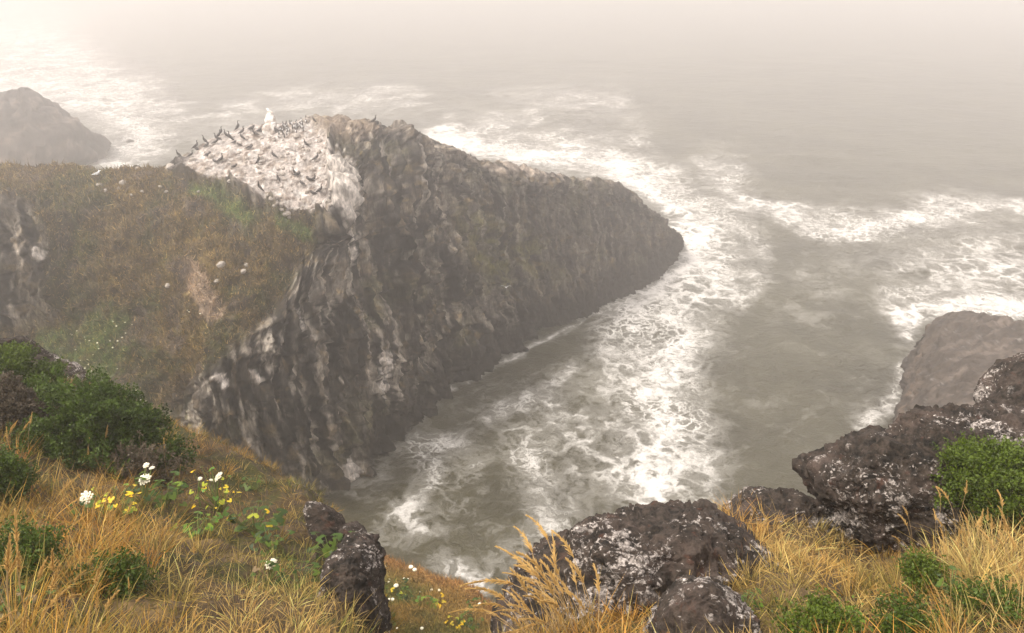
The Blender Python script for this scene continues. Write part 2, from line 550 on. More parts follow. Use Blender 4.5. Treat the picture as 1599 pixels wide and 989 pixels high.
def build_headland():
    ctrl = []
    for k, rows in enumerate(HC):
        P = [onz(*r) for r in rows]
        first = P[0].copy(); first[2] -= 3.0; first[1] -= 0.8
        top = P[-1]
        w = [5, 5, 5, 5, 5.5, 6, 6.5, 7, 7.5, 7, 5.5, 4.5, 4, 3.5, 2, 1, 0.3][k]
        dx = np.array([0.25, 0.97, 0])
        back = [top + dx * w * 0.35 + [0, 0, -0.26 * w], top + dx * w * 0.9 + [0, 0, -0.5 * top[2]],
                np.array([*(top + dx * w * 1.5)[:2], -2.5])]
        ctrl.append([first] + P + back)
    V, Fc, TU, TV = loft(ctrl, 760, 380, wv=[0.6, 1, 1, 1, 1, 1.1, 0.5, 0.3, 0.25])
    Fc = fix_up(V, Fc)
    px, py, t = proj(V)
    front = TV < 6.35
    N = normals(V, Fc)
    # where turf lies
    turf = poly_soft(px, py, [(-600, 225), (240, 250), (285, 285), (345, 290), (400, 322), (470, 342), (505, 345), (480, 400), (440, 465), (400, 515), (345, 560),
                              (285, 615), (240, 680), (200, 900), (-600, 900)], 16)
    turf = np.where(front, turf, 0.0)
    rockL = poly_soft(px, py, [(-60, 300), (60, 330), (85, 400), (100, 470), (70, 500), (20, 520), (-60, 540)], 22) * 0.85
    nz1 = fbm(V * 0.55, 4)
    turf = np.clip(turf * (1 - rockL) + 0.25 * nz1 * (turf > 0.05) - 0.1 * (turf > 0.05), 0, 1)
    guano = poly_soft(px, py, [(280, 262), (312, 222), (360, 195), (430, 180), (500, 180), (512, 205), (516, 240), (516, 290), (510, 333), (486, 332), (450, 330), (412, 312), (372, 288), (325, 282)], 9)
    guano = np.where(TV < 6.8, guano, 0)
    ridgebrown = poly_soft(px, py, [(470, 170), (560, 170), (582, 215), (535, 235), (520, 215), (500, 205)], 10)
    guano *= (1 - 0.65 * ridgebrown)
    cliff = np.clip(1 - turf - guano, 0, 1)
    edge = smooth(0, 0.6, TV) * (1 - 0.88 * smooth(5.2, 6.0, TV))
    tipfade = 1 - 0.65 * smooth(10.5, 13.0, TU)
    S = np.array([1, 1, 0.28])
    d = np.zeros(len(V))
    warp = np.stack([fbm(V * 0.5 + 1, 3), fbm(V * 0.5 + 5, 3), 0 * TU], 1)
    W = V + 0.9 * warp
    # coordinates that run along the cliff and up its face, so ribs and cracks follow the fall line
    cc = np.array(ctrl)[:, 3]
    al = np.concatenate([[0], np.cumsum(np.linalg.norm(np.diff(cc, axis=0), axis=1))])
    Q = np.stack([np.interp(TU, np.arange(len(al)), al), TV * 3.4, 0 * TU], 1)
    Q = Q + np.stack([0.9 * fbm(V * 0.18 + 1, 2) + 0.05 * fbm(V * 1.1 + 1, 2), 0.25 * warp[:, 1], 0 * TU], 1)
    d += cliff * tipfade * 1.15 * (ridged(Q * np.array([0.20, 0.045, 1]) + 2.2, 3, 0.5) - 0.60)
    d += cliff * tipfade * 0.42 * (ridged(Q * np.array([0.55, 0.16, 1]) + 7.7, 5, 0.6) - 0.4)
    f1, f2, cid = worley(Q * np.array([0.85, 0.15, 1]) + 0.3)
    d += cliff * tipfade * smooth(-0.35, 0.2, warp[:, 0]) * (0.75 * (_rv[cid, 0] - 0.5) - 0.30 * (1 - smooth(0, 0.14, f2 - f1)))
    f1b, f2b, cidb = worley(Q * np.array([1.8, 0.6, 1]) + 5.4)
    d += cliff * tipfade * smooth(-0.1, 0.35, warp[:, 1]) * 0.42 * (_rv[cidb, 1] - 0.5)
    f1c, f2c, cidc = worley(Q * np.array([3.4, 1.3, 1]) + 9.4)
    d += cliff * tipfade * 0.20 * (_rv[cidc, 2] - 0.5) - cliff * 0.10 * (1 - smooth(0, 0.12, f2b - f1b))
    d += cliff * (0.20 * fbm(W * np.array([1.6, 1.6, 0.7]), 5, 0.66))
    ck = np.abs(perlin(Q * np.array([0.55, 0.07, 1]) + 4.4))
    d -= cliff * tipfade * 0.85 * (1 - smooth(0, 0.085, ck)) * smooth(-0.3, 0.3, warp[:, 1] + 0.15)
    ck = np.abs(perlin(Q * np.array([1.5, 0.22, 1]) + 14.4))
    d -= cliff * 0.34 * (1 - smooth(0, 0.11, ck))
    rib = poly_soft(px, py, [(525, 225), (600, 205), (720, 240), (740, 330), (720, 430), (600, 450), (540, 380)], 30) * front
    d += cliff * rib * 0.55 * (ridged(Q * np.array([0.62, 0.05, 1]) + 3.3, 3, 0.55) - 0.5)
    lg = W[:, 2] * 0.55 + 1.3 * perlin(V * 0.16 + 6) + 0.5 * perlin(V * 0.6 + 2)
    lf = lg - np.floor(lg)
    d += cliff * tipfade * 0.55 * (smooth(0, 0.16, lf) - lf) * smooth(-0.25, 0.3, warp[:, 0])
    d += turf * (0.55 * fbm(V * 0.42, 3) + 0.30 * fbm(V * 1.4, 4, 0.6))
    d += guano * (0.16 * fbm(V * 0.9, 3) + 0.12 * fbm(V * 3.2, 2))
    # gullies cut through the left-hand turf face
    gl = poly_soft(px, py, [(-600, 290), (160, 300), (130, 480), (-600, 560)], 40) * front
    d += gl * 1.1 * (ridged(V * np.array([0.30, 0.30, 0.07]) + 3.1, 3) - 0.6)
    V2 = V + N * (d * edge * (1 - 0.5 * guano * smooth(5.0, 6, TV)))[:, None]
    # rough crest
    crest = smooth(5.6, 6.0, TV) * (1 - smooth(7.2, 7.9, TV))
    fw, _, cw = worley(V * np.array([0.9, 0.9, 0.3]) + 0.4 * fbm(V, 2)[:, None])
    crest2 = smooth(5.3, 5.9, TV) * (1 - smooth(7.2, 7.9, TV))
    V2[:, 2] += crest * 0.30 * fbm(V * np.array([0.8, 0.8, 0.4]), 4, 0.55) * (1 - 0.3 * guano) + crest2 * 0.42 * (_rv[cw, 2] - 0.55) * smooth(7.6, 8.6, TU) * (1 - 0.75 * smooth(10, 13, TU)) + crest * 0.12 * (_rv[cw, 1] - 0.5) * (1 - smooth(7.6, 8.6, TU))
    # colours
    n_lo = fbm(V * 0.25 + 3, 3); n_mid = fbm(V * 0.9 + 8, 4); n_hi = fbm(V * 3.0 + 2, 3)
    nv_ = fbm(Q * np.array([1.1, 0.16, 1]) + 11.3, 4)
    c = np.tile(np.array([0.085, 0.073, 0.060]), (len(V), 1))
    c = mixc(c, (0.016, 0.014, 0.012), smooth(-0.05, 0.35, nv_) * 0.9)
    c = mixc(c, (0.120, 0.092, 0.062), smooth(0.1, 0.5, n_mid) * 0.75)
    c = mixc(c, (0.18, 0.125, 0.055), smooth(0.25, 0.6, fbm(V * 1.5 + 21, 4)) * 0.6)
    c = mixc(c, (0.12, 0.115, 0.05), smooth(0.15, 0.5, n_lo) * 0.35)
    c = mixc(c, (0.19, 0.165, 0.135), smooth(0.12, 0.42, fbm(Q * np.array([2.6, 0.5, 1]) + 61.4, 4)) * 0.75)
    c = mixc(c, (0.014, 0.012, 0.011), smooth(0.15, 0.45, fbm(Q * np.array([2.0, 0.30, 1]) + 71.4, 4)) * 0.85)
    tipk = (0.75 * smooth(10.0, 12.5, TU))[:, None]
    blk = (0.22 + 1.75 * _rv[cidb, 2] ** 1.5)[:, None] * (0.5 + 1.0 * _rv[cidc, 0])[:, None]
    c = c * (blk * (1 - tipk) + 0.85 * tipk)
    # moss below the crest of the seaward half
    moss = poly_soft(px, py, [(700, 330), (780, 360), (850, 380), (830, 420), (770, 440), (720, 410)], 30)
    c = mixc(c, (0.15, 0.14, 0.035), moss * smooth(-0.2, 0.3, n_mid) * 0.7)
    # droppings splashed down the face
    spl = np.exp(-(line_dist(px, py, [(522, 250), (520, 330), (540, 380), (545, 415)]) / 6) ** 2) * 0.75
    spl = np.maximum(spl, np.exp(-(line_dist(px, py, [(583, 560), (580, 605)]) / 16) ** 2) * 0.62)
    spl = np.maximum(spl, np.exp(-(line_dist(px, py, [(525, 720), (524, 745)]) / 7) ** 2))
    spl = np.maximum(spl, np.exp(-(line_dist(px, py, [(348, 588), (352, 596)]) / 6) ** 2))
    spl = np.maximum(spl, np.exp(-(line_dist(px, py, [(392, 583), (400, 592)]) / 6) ** 2))
    spl = np.maximum(spl, np.exp(-(line_dist(px, py, [(455, 490), (462, 520)]) / 8) ** 2) * 0.5)
    spl = np.maximum(spl, np.exp(-(line_dist(px, py, [(70, 398), (76, 402)]) / 9) ** 2))
    spl = np.where(front, spl, 0)
    c = mixc(c, (0.62, 0.56, 0.50), smooth(0.35, 0.75, spl + 0.45 * n_hi + 0.2 * nv_) * (spl > 0.03))
    streak = smooth(0.34, 0.60, fbm(Q * np.array([2.3, 0.42, 1]) + 31.4, 4)) * cliff * (1 - smooth(9, 13, TU))
    c = mixc(c, (0.40, 0.35, 0.29), streak * 0.8)
    # pale upper crest towards the point, and the ridge behind the colony
    pale = smooth(5.0, 5.9, TV) * smooth(9.2, 10.2, TU) * (1 - smooth(12.0, 13.5, TU))
    c = mixc(c, (0.40, 0.33, 0.27), pale * smooth(-0.3, 0.4, n_mid) * 0.7)
    # dark tidal band with weed
    tide = smooth(3.6, 1.6, V2[:, 2] + 0.8 * n_lo + 0.4 * n_mid) * smooth(7.4, 8.4, TU)
    c = mixc(c, (0.020, 0.016, 0.013), tide * 0.92)
    # turf
    g = np.tile(np.array([0.085, 0.060, 0.020]), (len(V), 1))
    g = mixc(g, (0.19, 0.130, 0.040), smooth(0.1, 0.5, n_mid + 0.4 * n_hi))
    g = mixc(g, (0.052, 0.054, 0.015), smooth(-0.08, 0.35, -n_lo + 0.5 * n_mid))
    g = mixc(g, (0.05, 0.032, 0.018), smooth(0.1, 0.5, n_hi) * 0.75)
    grn = np.maximum(np.exp(-(line_dist(px, py, [(300, 300), (345, 310), (385, 345)]) / 17) ** 2), np.exp(-(line_dist(px, py, [(440, 350), (475, 365)]) / 14) ** 2))
    grn = np.maximum(grn, 0.75 * np.exp(-(line_dist(px, py, [(90, 545), (180, 520), (160, 590)]) / 55) ** 2))
    g = mixc(g, (0.070, 0.105, 0.022), smooth(0.3, 0.8, grn + 0.3 * n_mid))
    dirt = np.exp(-(line_dist(px, py, [(300, 425), (315, 455), (335, 490)]) / 18) ** 2)
    g = mixc(g, (0.29, 0.21, 0.145), smooth(0.3, 0.65, dirt + 0.25 * n_hi))
    barer = smooth(0.2, 0.55, fbm(V * np.array([0.7, 0.7, 0.4]) + 41, 4))
    g = mixc(g, (0.085, 0.066, 0.052), barer * 0.8)
    c = c * (1 - turf[:, None]) + g * turf[:, None]
    gu = np.tile(np.array([0.37, 0.325, 0.292]), (len(V), 1))
    gu = mixc(gu, (0.29, 0.24, 0.20), smooth(0.0, 0.45, n_mid))
    gu = mixc(gu, (0.49, 0.455, 0.42), smooth(0.05, 0.45, -n_hi))
    gu = mixc(gu, (0.14, 0.105, 0.082), smooth(0.28, 0.55, fbm(V * 2.0 + 51, 4)))
    c = c * (1 - guano[:, None]) + gu * guano[:, None]
    c = mixc(c, (0.24, 0.18, 0.13), ridgebrown * (TV > 4.5) * (TV < 6.8) * 0.6)
    me = mesh_from('headland', V2, Fc, M_CLIFF, c, False)
    o = link('headland', me, label='rocky headland with whitened bird ledge and dark cliff running into the surf', category='headland')
    bvh = BVHTree.FromPolygons([tuple(v) for v in V2.tolist()], Fc.tolist())
    return o, bvh, V2, Fc, turf, c, front
headland, HB, HV, HF, HTURF, HCOL, HFRONT = build_headland()

def hit(bvh, px, py):
    d = Vector(ray(px, py)).normalized()
    loc, nor, idx, dist = bvh.ray_cast(Vector(CAM), d)
    return loc, nor

# ================================================================== SEA STACKS
def build_stack():
    K = [
        [(1350, 760, -.8), (1390, 740, 3), (1450, 720, 6), (1540, 710, 8), (1680, 700, 9), (1900, 690, 9)],
        [(1385, 692, -.8), (1408, 677, 2.3), (1460, 655, 5.3), (1540, 640, 7.5), (1680, 630, 9), (1900, 620, 9)],
        [(1403, 632, -.8), (1422, 622, 2), (1468, 602, 5), (1545, 585, 7), (1680, 575, 8.5), (1900, 570, 9)],
        [(1411, 578, -.8), (1428, 563, 1.6), (1470, 545, 4.5), (1550, 540, 6.5), (1680, 545, 8), (1900, 545, 8.5)],
        [(1434, 560, -.8), (1447, 530, 2.5), (1474, 512, 4.5), (1555, 512, 6.2), (1680, 530, 7.5), (1900, 535, 8)],
        [(1448, 552, -.8), (1456, 512, 3), (1492, 491, 4.8), (1560, 499, 6), (1660, 520, 7.3), (1900, 530, 8)],
    ]
    ctrl = [[onz(*r) for r in row] for row in K]
    for row in ctrl:
        row.insert(0, row[0] + np.array([-0.5, 0, -2.0]))
        row.append(row[-1] + np.array([6, 2, -9.5]))
    far = [p + np.array([0.3, 1.6, -0.4 * max(p[2], 0) - 0.3]) for p in ctrl[-1]]
    far2 = [np.array([p[0] + 0.5, p[1] + 4.0, -2.6]) for p in ctrl[-1]]
    near = [np.array([p[0], p[1] - 3.5, -2.5]) for p in ctrl[0]]
    V, Fc, TU, TV = loft([near] + ctrl + [far, far2], 260, 260)
    Fc = fix_up(V, Fc); N = normals(V, Fc)
    d = 0.28 * ridged(V * np.array([.5, .5, .3]), 4) - 0.12 + 0.16 * fbm(V * 1.3, 4)
    f1, f2, cid = worley(V * np.array([.8, .8, .5]))
    d += 0.14 * (_rv[cid, 0] - .5) - 0.08 * (1 - smooth(0, .15, f2 - f1))
    V2 = V + N * (d * smooth(-2.5, 0.2, V[:, 2]))[:, None]
    n = fbm(V * .5, 4); n2 = fbm(V * 2.2, 3)
    c = np.tile(np.array([.065, .052, .042]), (len(V), 1))
    c = mixc(c, (.125, .100, .082), smooth(-.1, .5, n) * smooth(3.0, 6.5, V[:, 2]))
    c = mixc(c, (.13, .095, .070), smooth(.0, .4, n) * smooth(2.2, 0.5, np.abs(V[:, 2] - 1.8)))
    c = mixc(c, (.05, .042, .037), smooth(.1, .5, n2))
    c = mixc(c, (.035, .028, .024), smooth(1.2, 0.3, V2[:, 2] + .3 * n2))
    c = mixc(c, (.3, .27, .24), smooth(.6, .75, n2 + .2 * n) * .5)
    link('sea_stack', mesh_from('sea_stack', V2, Fc, M_STACK, c), label='brown rock ridge in the surf behind the lichen boulders', category='sea stack')
build_stack()

_ico = {}
def ico(sub):
    if sub not in _ico:
        bm = bmesh.new(); bmesh.ops.create_icosphere(bm, subdivisions=sub, radius=1.0)
        bm.verts.ensure_lookup_table()
        V = np.array([v.co[:] for v in bm.verts]); Fc = np.array([[v.index for v in f.verts] for f in bm.faces], np.int32)
        bm.free(); _ico[sub] = (V, Fc)
    return _ico[sub]

def radial(poly, cx, cy, th):
    P = np.array(poly, float) - [cx, cy]; P[:, 1] *= -1
    a = np.arctan2(P[:, 1], P[:, 0]); r = np.hypot(P[:, 0], P[:, 1])
    o = np.argsort(a); a, r = a[o], r[o]
    a = np.concatenate([a - 2 * math.pi, a, a + 2 * math.pi]); r = np.concatenate([r, r, r])
    # smooth periodic interpolation
    return np.interp(th, a, r)

def blob(poly, t, depth, sub, amp, seed=0, sq=0.8, tilt=0.0, freq=1.0, centre=None, cuts=22, strata=.9, grow=1.12):
    """closed rock: outline as seen, real depth, own relief.  Returns V, Fc in world space"""
    D, Fc = ico(sub)
    cx, cy = centre if centre else np.mean(np.array(poly), axis=0)
    rs = np.random.default_rng(100 + seed)
    D = D.copy()
    for _ in range(cuts):
        pn = rs.normal(size=3); pn /= np.linalg.norm(pn)
        ex = np.maximum(0, D @ pn - (.55 + .33 * rs.random()))
        D = D - np.outer(ex * .88, pn)
    th = np.arctan2(D[:, 1], D[:, 0]); rho = np.hypot(D[:, 0], D[:, 1])
    th_s = sum(radial(poly, cx, cy, th + q) for q in (-.03, 0, .03)) / 3
    rp = grow * th_s * np.sign(rho) * np.abs(rho) ** sq / FPX * t
    dz = np.sign(D[:, 2]) * np.abs(D[:, 2]) ** sq * depth
    dz = dz + tilt * rp * np.sin(th)
    C = at(cx, cy, t)
    V = C + np.outer(rp * np.cos(th), R_AX) + np.outer(rp * np.sin(th), U_AX) + np.outer(dz, F_AX)
    size = float(np.mean(th_s)) / FPX * t
    N = normals(V, Fc)
    if ((V - C) * N).sum(1).mean() < 0: N = -N; Fc = Fc[:, ::-1].copy()
    q = V / size * freq + seed * 13.7
    qw = q + 0.22 * np.stack([fbm(q * 2.3, 3), fbm(q * 2.3 + 7, 3), fbm(q * 2.3 + 15, 3)], 1)
    d = 0.45 * fbm(q * 1.0, 3) + 0.60 * (ridged(qw * np.array([1.5, 1.5, 2.6]) + 4, 5, .6) - .6)
    f1, f2, cid = worley(qw * 1.9)
    d += 0.70 * (_rv[cid, 0] - .5) - .25 * (1 - smooth(0, .18, f2 - f1))
    f1, f2, cid = worley(qw * 5.0)
    d += 0.30 * (_rv[cid, 0] - .5)
    f1, f2, cid = worley(qw * 12.0)
    d += 0.14 * (_rv[cid, 0] - .5) + .07 * (0.5 - f1)
    d += 0.30 * fbm(qw * 5, 5, .65)
    ph = (qw @ np.array([.25, .15, 1.0])) * 3.2 + 1.2 * fbm(q * 1.3 + 3, 2)
    fr = ph - np.floor(ph)
    d += strata * (smooth(0, .25, fr) - fr) * smooth(-.1, .3, fbm(q * 1.5 + 8, 2))
    cr = np.abs(perlin(qw * np.array([1.6, 1.6, 1.1]) + 21))
    d -= .55 * (1 - smooth(0, .05, cr))
    return V + N * (d * amp * size)[:, None], Fc, C

def rock(name, poly, t, depth, sub, amp, label, category='boulder', mat=None, cols=None, seed=0, group=None, **kw):
    V, Fc, C = blob(poly, t, depth, sub, amp, seed, **kw)
    c = cols(V) if cols else None
    me = mesh_from(name, V - C, Fc, mat or M_BOULDER, c)
    o = link(name, me, label=label, category=category, group=group)
    o.location = C
    return o

def stack_cols(V):
    n = fbm(V * .4, 4); n2 = fbm(V * 1.6, 3)
    c = np.tile(np.array([.055, .046, .040]), (len(V), 1))
    c = mixc(c, (.15, .12, .10), smooth(0, .5, n)); c = mixc(c, (.04, .034, .03), smooth(.1, .5, n2))
    return c
rock('sea_stack', [(-180, 350), (-190, 230), (-120, 185), (-60, 168), (-10, 155), (30, 148), (58, 150), (80, 163), (92, 182), (104, 180), (128, 192), (150, 198), (163, 208), (167, 226), (174, 242),
                   (177, 254), (162, 270), (150, 310), (60, 350)], 114, 8.0, 6, 0.06, 'dark rock stack rising from white surf beyond the grassy saddle', 'sea stack', M_STACK, stack_cols, 3, sq=.6, centre=(20, 250), strata=.5, grow=1.02)
rock('sea_rock', [(190, 229), (200, 224), (215, 224), (223, 228), (214, 233), (196, 236)], 124, 1.4, 4, 0.08, 'small dark rock awash in the white surf beside the stack', 'rock', M_STACK, stack_cols, 5)

# ================================================================== NEAR GROUND
def offs(row, dx, dy, dz):
    return [p + np.array([dx, dy, dz]) for p in row]

def ground_cols(V, lush=0.0):
    n = fbm(V * 1.1, 4); n2 = fbm(V * 4.5, 3)
    c = np.tile(np.array([.060, .040, .020]), (len(V), 1))
    c = mixc(c, (.12, .080, .036), smooth(0, .5, n))
    c = mixc(c, (.04, .040, .012), smooth(.0, .5, -n + .3 * n2 + lush))
    c = mixc(c, (.06, .042, .03), smooth(.15, .5, n2) * .8)
    return c

HILL = [
    [(-900, 330, 15.5), (-900, 520, 12), (-900, 700, 8.8), (-900, 850, 6.4), (-900, 1000, 4.7), (-900, 1250, 3)],
    [(-560, 390, 15), (-560, 550, 11.8), (-560, 710, 8.7), (-560, 850, 6.4), (-560, 1000, 4.7), (-560, 1250, 3)],
    [(-260, 450, 14.5), (-260, 590, 11.5), (-260, 720, 8.6), (-260, 850, 6.4), (-260, 1000, 4.7), (-260, 1250, 3)],
    [(-130, 506, 14), (-130, 620, 11.2), (-130, 730, 8.7), (-130, 850, 6.5), (-130, 1000, 4.7), (-130, 1250, 3)],
    [(0, 552, 13.7), (0, 655, 11), (0, 745, 8.8), (0, 855, 6.6), (0, 1000, 4.7), (0, 1250, 3)],
    [(130, 606, 13.6), (122, 695, 11), (120, 775, 8.8), (120, 875, 6.6), (120, 1000, 4.8), (120, 1250, 3)],
    [(265, 662, 13.1), (258, 732, 10.9), (250, 805, 8.8), (242, 890, 6.7), (240, 1000, 5), (240, 1250, 3)],
    [(395, 722, 12.2), (380, 778, 10.4), (368, 845, 8.5), (358, 905, 6.9), (350, 1000, 5.1), (350, 1250, 3)],
    [(490, 780, 10.9), (472, 832, 9.2), (455, 895, 7.8), (445, 940, 6.6), (440, 1010, 5.2), (440, 1250, 3)],
    [(538, 836, 9.5), (524, 876, 8.4), (506, 928, 7.2), (497, 965, 6.3), (495, 1030, 5.2), (500, 1250, 3)],
    [(562, 895, 8.3), (553, 928, 7.6), (543, 975, 6.7), (538, 1010, 6.1), (538, 1070, 5.3), (545, 1300, 3)],
]
def near_sheet(spec, side):
    cols = []
    for col in spec:
        P = [at(*p) for p in col]
        e = P[0]
        n = P[-1]
        cols.append([e + [0, 3.2, -26], e + [0, 1.6, -8], e + [0, .7, -2.0]] + P + [np.array([n[0] * 1.3, 0.2, 30.0]), np.array([n[0] * 1.6, -5, 30.6])])
    if side == 'R':      # falls away to the gully on its right
        l = cols[-1]
        cols += [offs(l, .35, .1, -1.6), offs(l, .8, .3, -6), offs(l, 1.6, .5, -14)]
    if side == 'L':
        l = cols[0]
        cols = [offs(l, -1.6, .5, -14), offs(l, -.8, .3, -6), offs(l, -.35, .1, -1.6)] + cols
    return cols

def build_hill():
    V, Fc, TU, TV = loft(near_sheet(HILL, 'R'), 330, 330, wu=[.25, .4] + [1] * 11, wv=[.1, .2, .6, 1, 1, 1, 1, 1, .5, .15])
    Fc = fix_up(V, Fc); N = normals(V, Fc)
    V2 = V + N * (.10 * fbm(V * .8, 3) + .05 * fbm(V * 3, 3) + .02 * fbm(V * 11, 2))[:, None]
    link('hill', mesh_from('hill', V2, Fc, M_SOIL, ground_cols(V)), kind='structure', label='steep turf slope dropping from the viewpoint')
    return V2, Fc
LV, LF = build_hill()
LB = BVHTree.FromPolygons([tuple(v) for v in LV.tolist()], LF.tolist())

GND = [
    [(800, 1010, 7.5), (785, 1040, 6.2), (765, 1080, 5.2), (745, 1150, 4.2), (720, 1260, 3.3)],
    [(905, 920, 7.6), (890, 970, 6.4), (880, 1025, 5.3), (870, 1100, 4.3), (860, 1250, 3.2)],
    [(1020, 865, 8.2), (1030, 930, 6.7), (1030, 995, 5.5), (1030, 1080, 4.4), (1030, 1250, 3.1)],
    [(1135, 812, 8.8), (1145, 868, 7.3), (1150, 935, 6.0), (1160, 1020, 4.8), (1160, 1250, 3.0)],
    [(1262, 822, 8.5), (1266, 866, 7.3), (1275, 918, 6.0), (1280, 1000, 4.8), (1280, 1250, 3.0)],
    [(1378, 888, 8.0), (1384, 908, 7.0), (1392, 940, 6.0), (1400, 998, 4.9), (1400, 1250, 3)],
    [(1530, 760, 8.4), (1525, 815, 7.2), (1520, 878, 6.1), (1520, 955, 5), (1520, 1250, 3)],
    [(1680, 680, 9.6), (1660, 765, 7.8), (1650, 860, 6.2), (1650, 955, 5), (1650, 1250, 3)],
    [(1860, 670, 10.), (1830, 755, 8.0), (1800, 855, 6.3), (1800, 955, 5), (1800, 1250, 3)],
    [(2160, 650, 10.2), (2130, 745, 8.1), (2100, 850, 6.3), (2100, 955, 5), (2100, 1250, 3)],
    [(2560, 630, 10.4), (2530, 735, 8.2), (2500, 845, 6.3), (2500, 955, 5), (2500, 1250, 3)],
]
def build_ground():
    V, Fc, TU, TV = loft(near_sheet(GND, 'L'), 300, 280, wu=[1] * 11 + [.4, .25], wv=[.1, .2, .6, 1, 1, 1, 1, .5, .15])
    Fc = fix_up(V, Fc); N = normals(V, Fc)
    V2 = V + N * (.10 * fbm(V * .9 + 7, 3) + .05 * fbm(V * 3.2, 3) + .02 * fbm(V * 11, 2))[:, None]
    link('ground', mesh_from('ground', V2, Fc, M_SOIL, ground_cols(V, .05)), kind='structure', label='dry turf around the lichen boulders')
    return V2, Fc
RV, RF = build_ground()
RB = BVHTree.FromPolygons([tuple(v) for v in RV.tolist()], RF.tolist())

BEN = [
    [(380, 800, 30), (380, 880, 25), (380, 990, 19.5), (380, 1150, 14.5)],
    [(470, 826, 27.5), (470, 890, 23.5), (470, 990, 19), (470, 1150, 14.2)],
    [(520, 842, 26.5), (520, 900, 22.8), (520, 990, 18.6), (520, 1150, 14)],
    [(580, 862, 25.5), (580, 915, 22.4), (580, 990, 18.8), (580, 1150, 14)],
    [(640, 882, 25), (640, 928, 22.3), (640, 990, 19.2), (640, 1150, 14)],
    [(700, 908, 24), (697, 946, 21.9), (692, 1000, 19.2), (690, 1150, 14)],
    [(758, 944, 23), (752, 972, 21.2), (745, 1012, 19.2), (740, 1150, 14.2)],
    [(812, 998, 21.5), (802, 1020, 20.3), (792, 1052, 18.9), (788, 1160, 14.5)],
]
def build_bench():
    cols = []
    for col in BEN:
        P = [at(*p) for p in col]
        e = P[0]
        cols.append([e + [0, 3, -18], e + [0, 1.6, -6], e + [0, .5, -1.2]] + P + [np.array([P[-1][0] * .9, 4.0, 20.5]), np.array([P[-1][0] * .8, 0.5, 24])])
    l = cols[-1]
    cols += [offs(l, .9, 0, -2.2), offs(l, 2.5, 0, -8), offs(l, 4.5, 0, -20)]
    V, Fc, TU, TV = loft(cols, 260, 220, wv=[.3, .5, 1, 1, 1, 1, .4, .3])
    Fc = fix_up(V, Fc); N = normals(V, Fc)
    V2 = V + N * (.28 * fbm(V * .5, 3) + .12 * fbm(V * 1.7, 3) + .05 * fbm(V * 6, 2))[:, None]
    n = fbm(V * .5, 4); n2 = fbm(V * 2, 3)
    px, py, t = proj(V)
    c = np.tile(np.array([.12, .105, .028]), (len(V), 1))
    c = mixc(c, (.20, .13, .038), smooth(.0, .5, n))
    c = mixc(c, (.07, .085, .02), smooth(.0, .4, -n + .5 * n2))
    ed = np.exp(-(line_dist(px, py, [(520, 842), (580, 862), (640, 882), (700, 908), (758, 944), (812, 998)]) / 22) ** 2)
    c = mixc(c, (.27, .13, .05), ed * .8)
    c = mixc(c, (.10, .085, .07), (TV < 2.9) * 1.0)
    link('terrain', mesh_from('terrain', V2, Fc, M_BENCH, c), kind='structure', label='lower turf bench with cream flowers above the water')
    return V2, Fc, c, TV
BV, BF, BCOL, BTV = build_bench()
BB = BVHTree.FromPolygons([tuple(v) for v in BV.tolist()], BF.tolist())

# ================================================================== BOULDERS
rock('boulder', [(985 + (x - 990) * 1.16, 938 + (y - 930) * .96) for x, y in ((828, 1040), (822, 985), (832, 930), (846, 890), (868, 862), (884, 845), (910, 832), (925, 806), (955, 797), (1000, 795), (1045, 793), (1078, 806), (1098, 818), (1125, 840), (1155, 868),
                 (1165, 900), (1140, 945), (1080, 985), (1020, 1040), (930, 1070))], 7.0, .95, 7, .08,
     'broad dark boulder speckled with pale lichen, tall golden grass at its foot', seed=1, sq=.66, centre=(985, 930), grow=1.2, cuts=14)
rock('boulder', [(1012, 1050), (1015, 990), (1025, 955), (1050, 922), (1080, 910), (1115, 912), (1145, 930), (1175, 950), (1195, 975), (1205, 1020), (1190, 1080), (1090, 1100)], 5.3, .55, 6, .07,
     'low rounded grey boulder half buried in front of the broad boulder', seed=2, sq=.75, centre=(1105, 1000), grow=1.2)
rock('boulder', [(1130, 800), (1145, 786), (1175, 776), (1215, 775), (1250, 784), (1290, 803), (1310, 830), (1290, 870), (1200, 880), (1140, 850)], 8.6, .7, 6, .09,
     'flat lichen-spotted boulder behind the dry grass between the two big boulders', seed=3, sq=.75, centre=(1215, 825), grow=1.2)
rock('boulder', [(1272, 745), (1278, 730), (1310, 718), (1335, 700), (1352, 688), (1362, 684), (1395, 690), (1420, 672), (1432, 655), (1445, 642), (1490, 638), (1540, 645), (1620, 645), (1720, 650), (1740, 720), (1700, 800),
                 (1560, 850), (1480, 870), (1400, 885), (1345, 880), (1318, 845), (1298, 800), (1283, 775)], 7.9, 1.0, 7, .075,
     'huge overhanging dark boulder with crusty white lichen beside the green shrub', seed=4, sq=.7, centre=(1480, 760), freq=1.5, grow=1.05)
rock('boulder', [(1536, 640), (1542, 605), (1552, 588), (1570, 570), (1600, 560), (1650, 552), (1700, 570), (1720, 640), (1690, 690), (1600, 690), (1545, 670)], 9.6, .8, 6, .07,
     'near-black boulder standing behind the overhanging boulder at the picture edge', seed=5, sq=.72, centre=(1620, 625))
rock('rock_outcrop', [(530, 870), (558, 862), (574, 876), (583, 905), (586, 950), (592, 1010), (592, 1090), (520, 1090), (470, 1040), (480, 985), (495, 950), (512, 915)], 7.6, .8, 7, .085,
     'black lichen-flecked rock face edging the grassy slope above the gully', 'rock', seed=6, sq=.62, centre=(535, 980), grow=1.36)
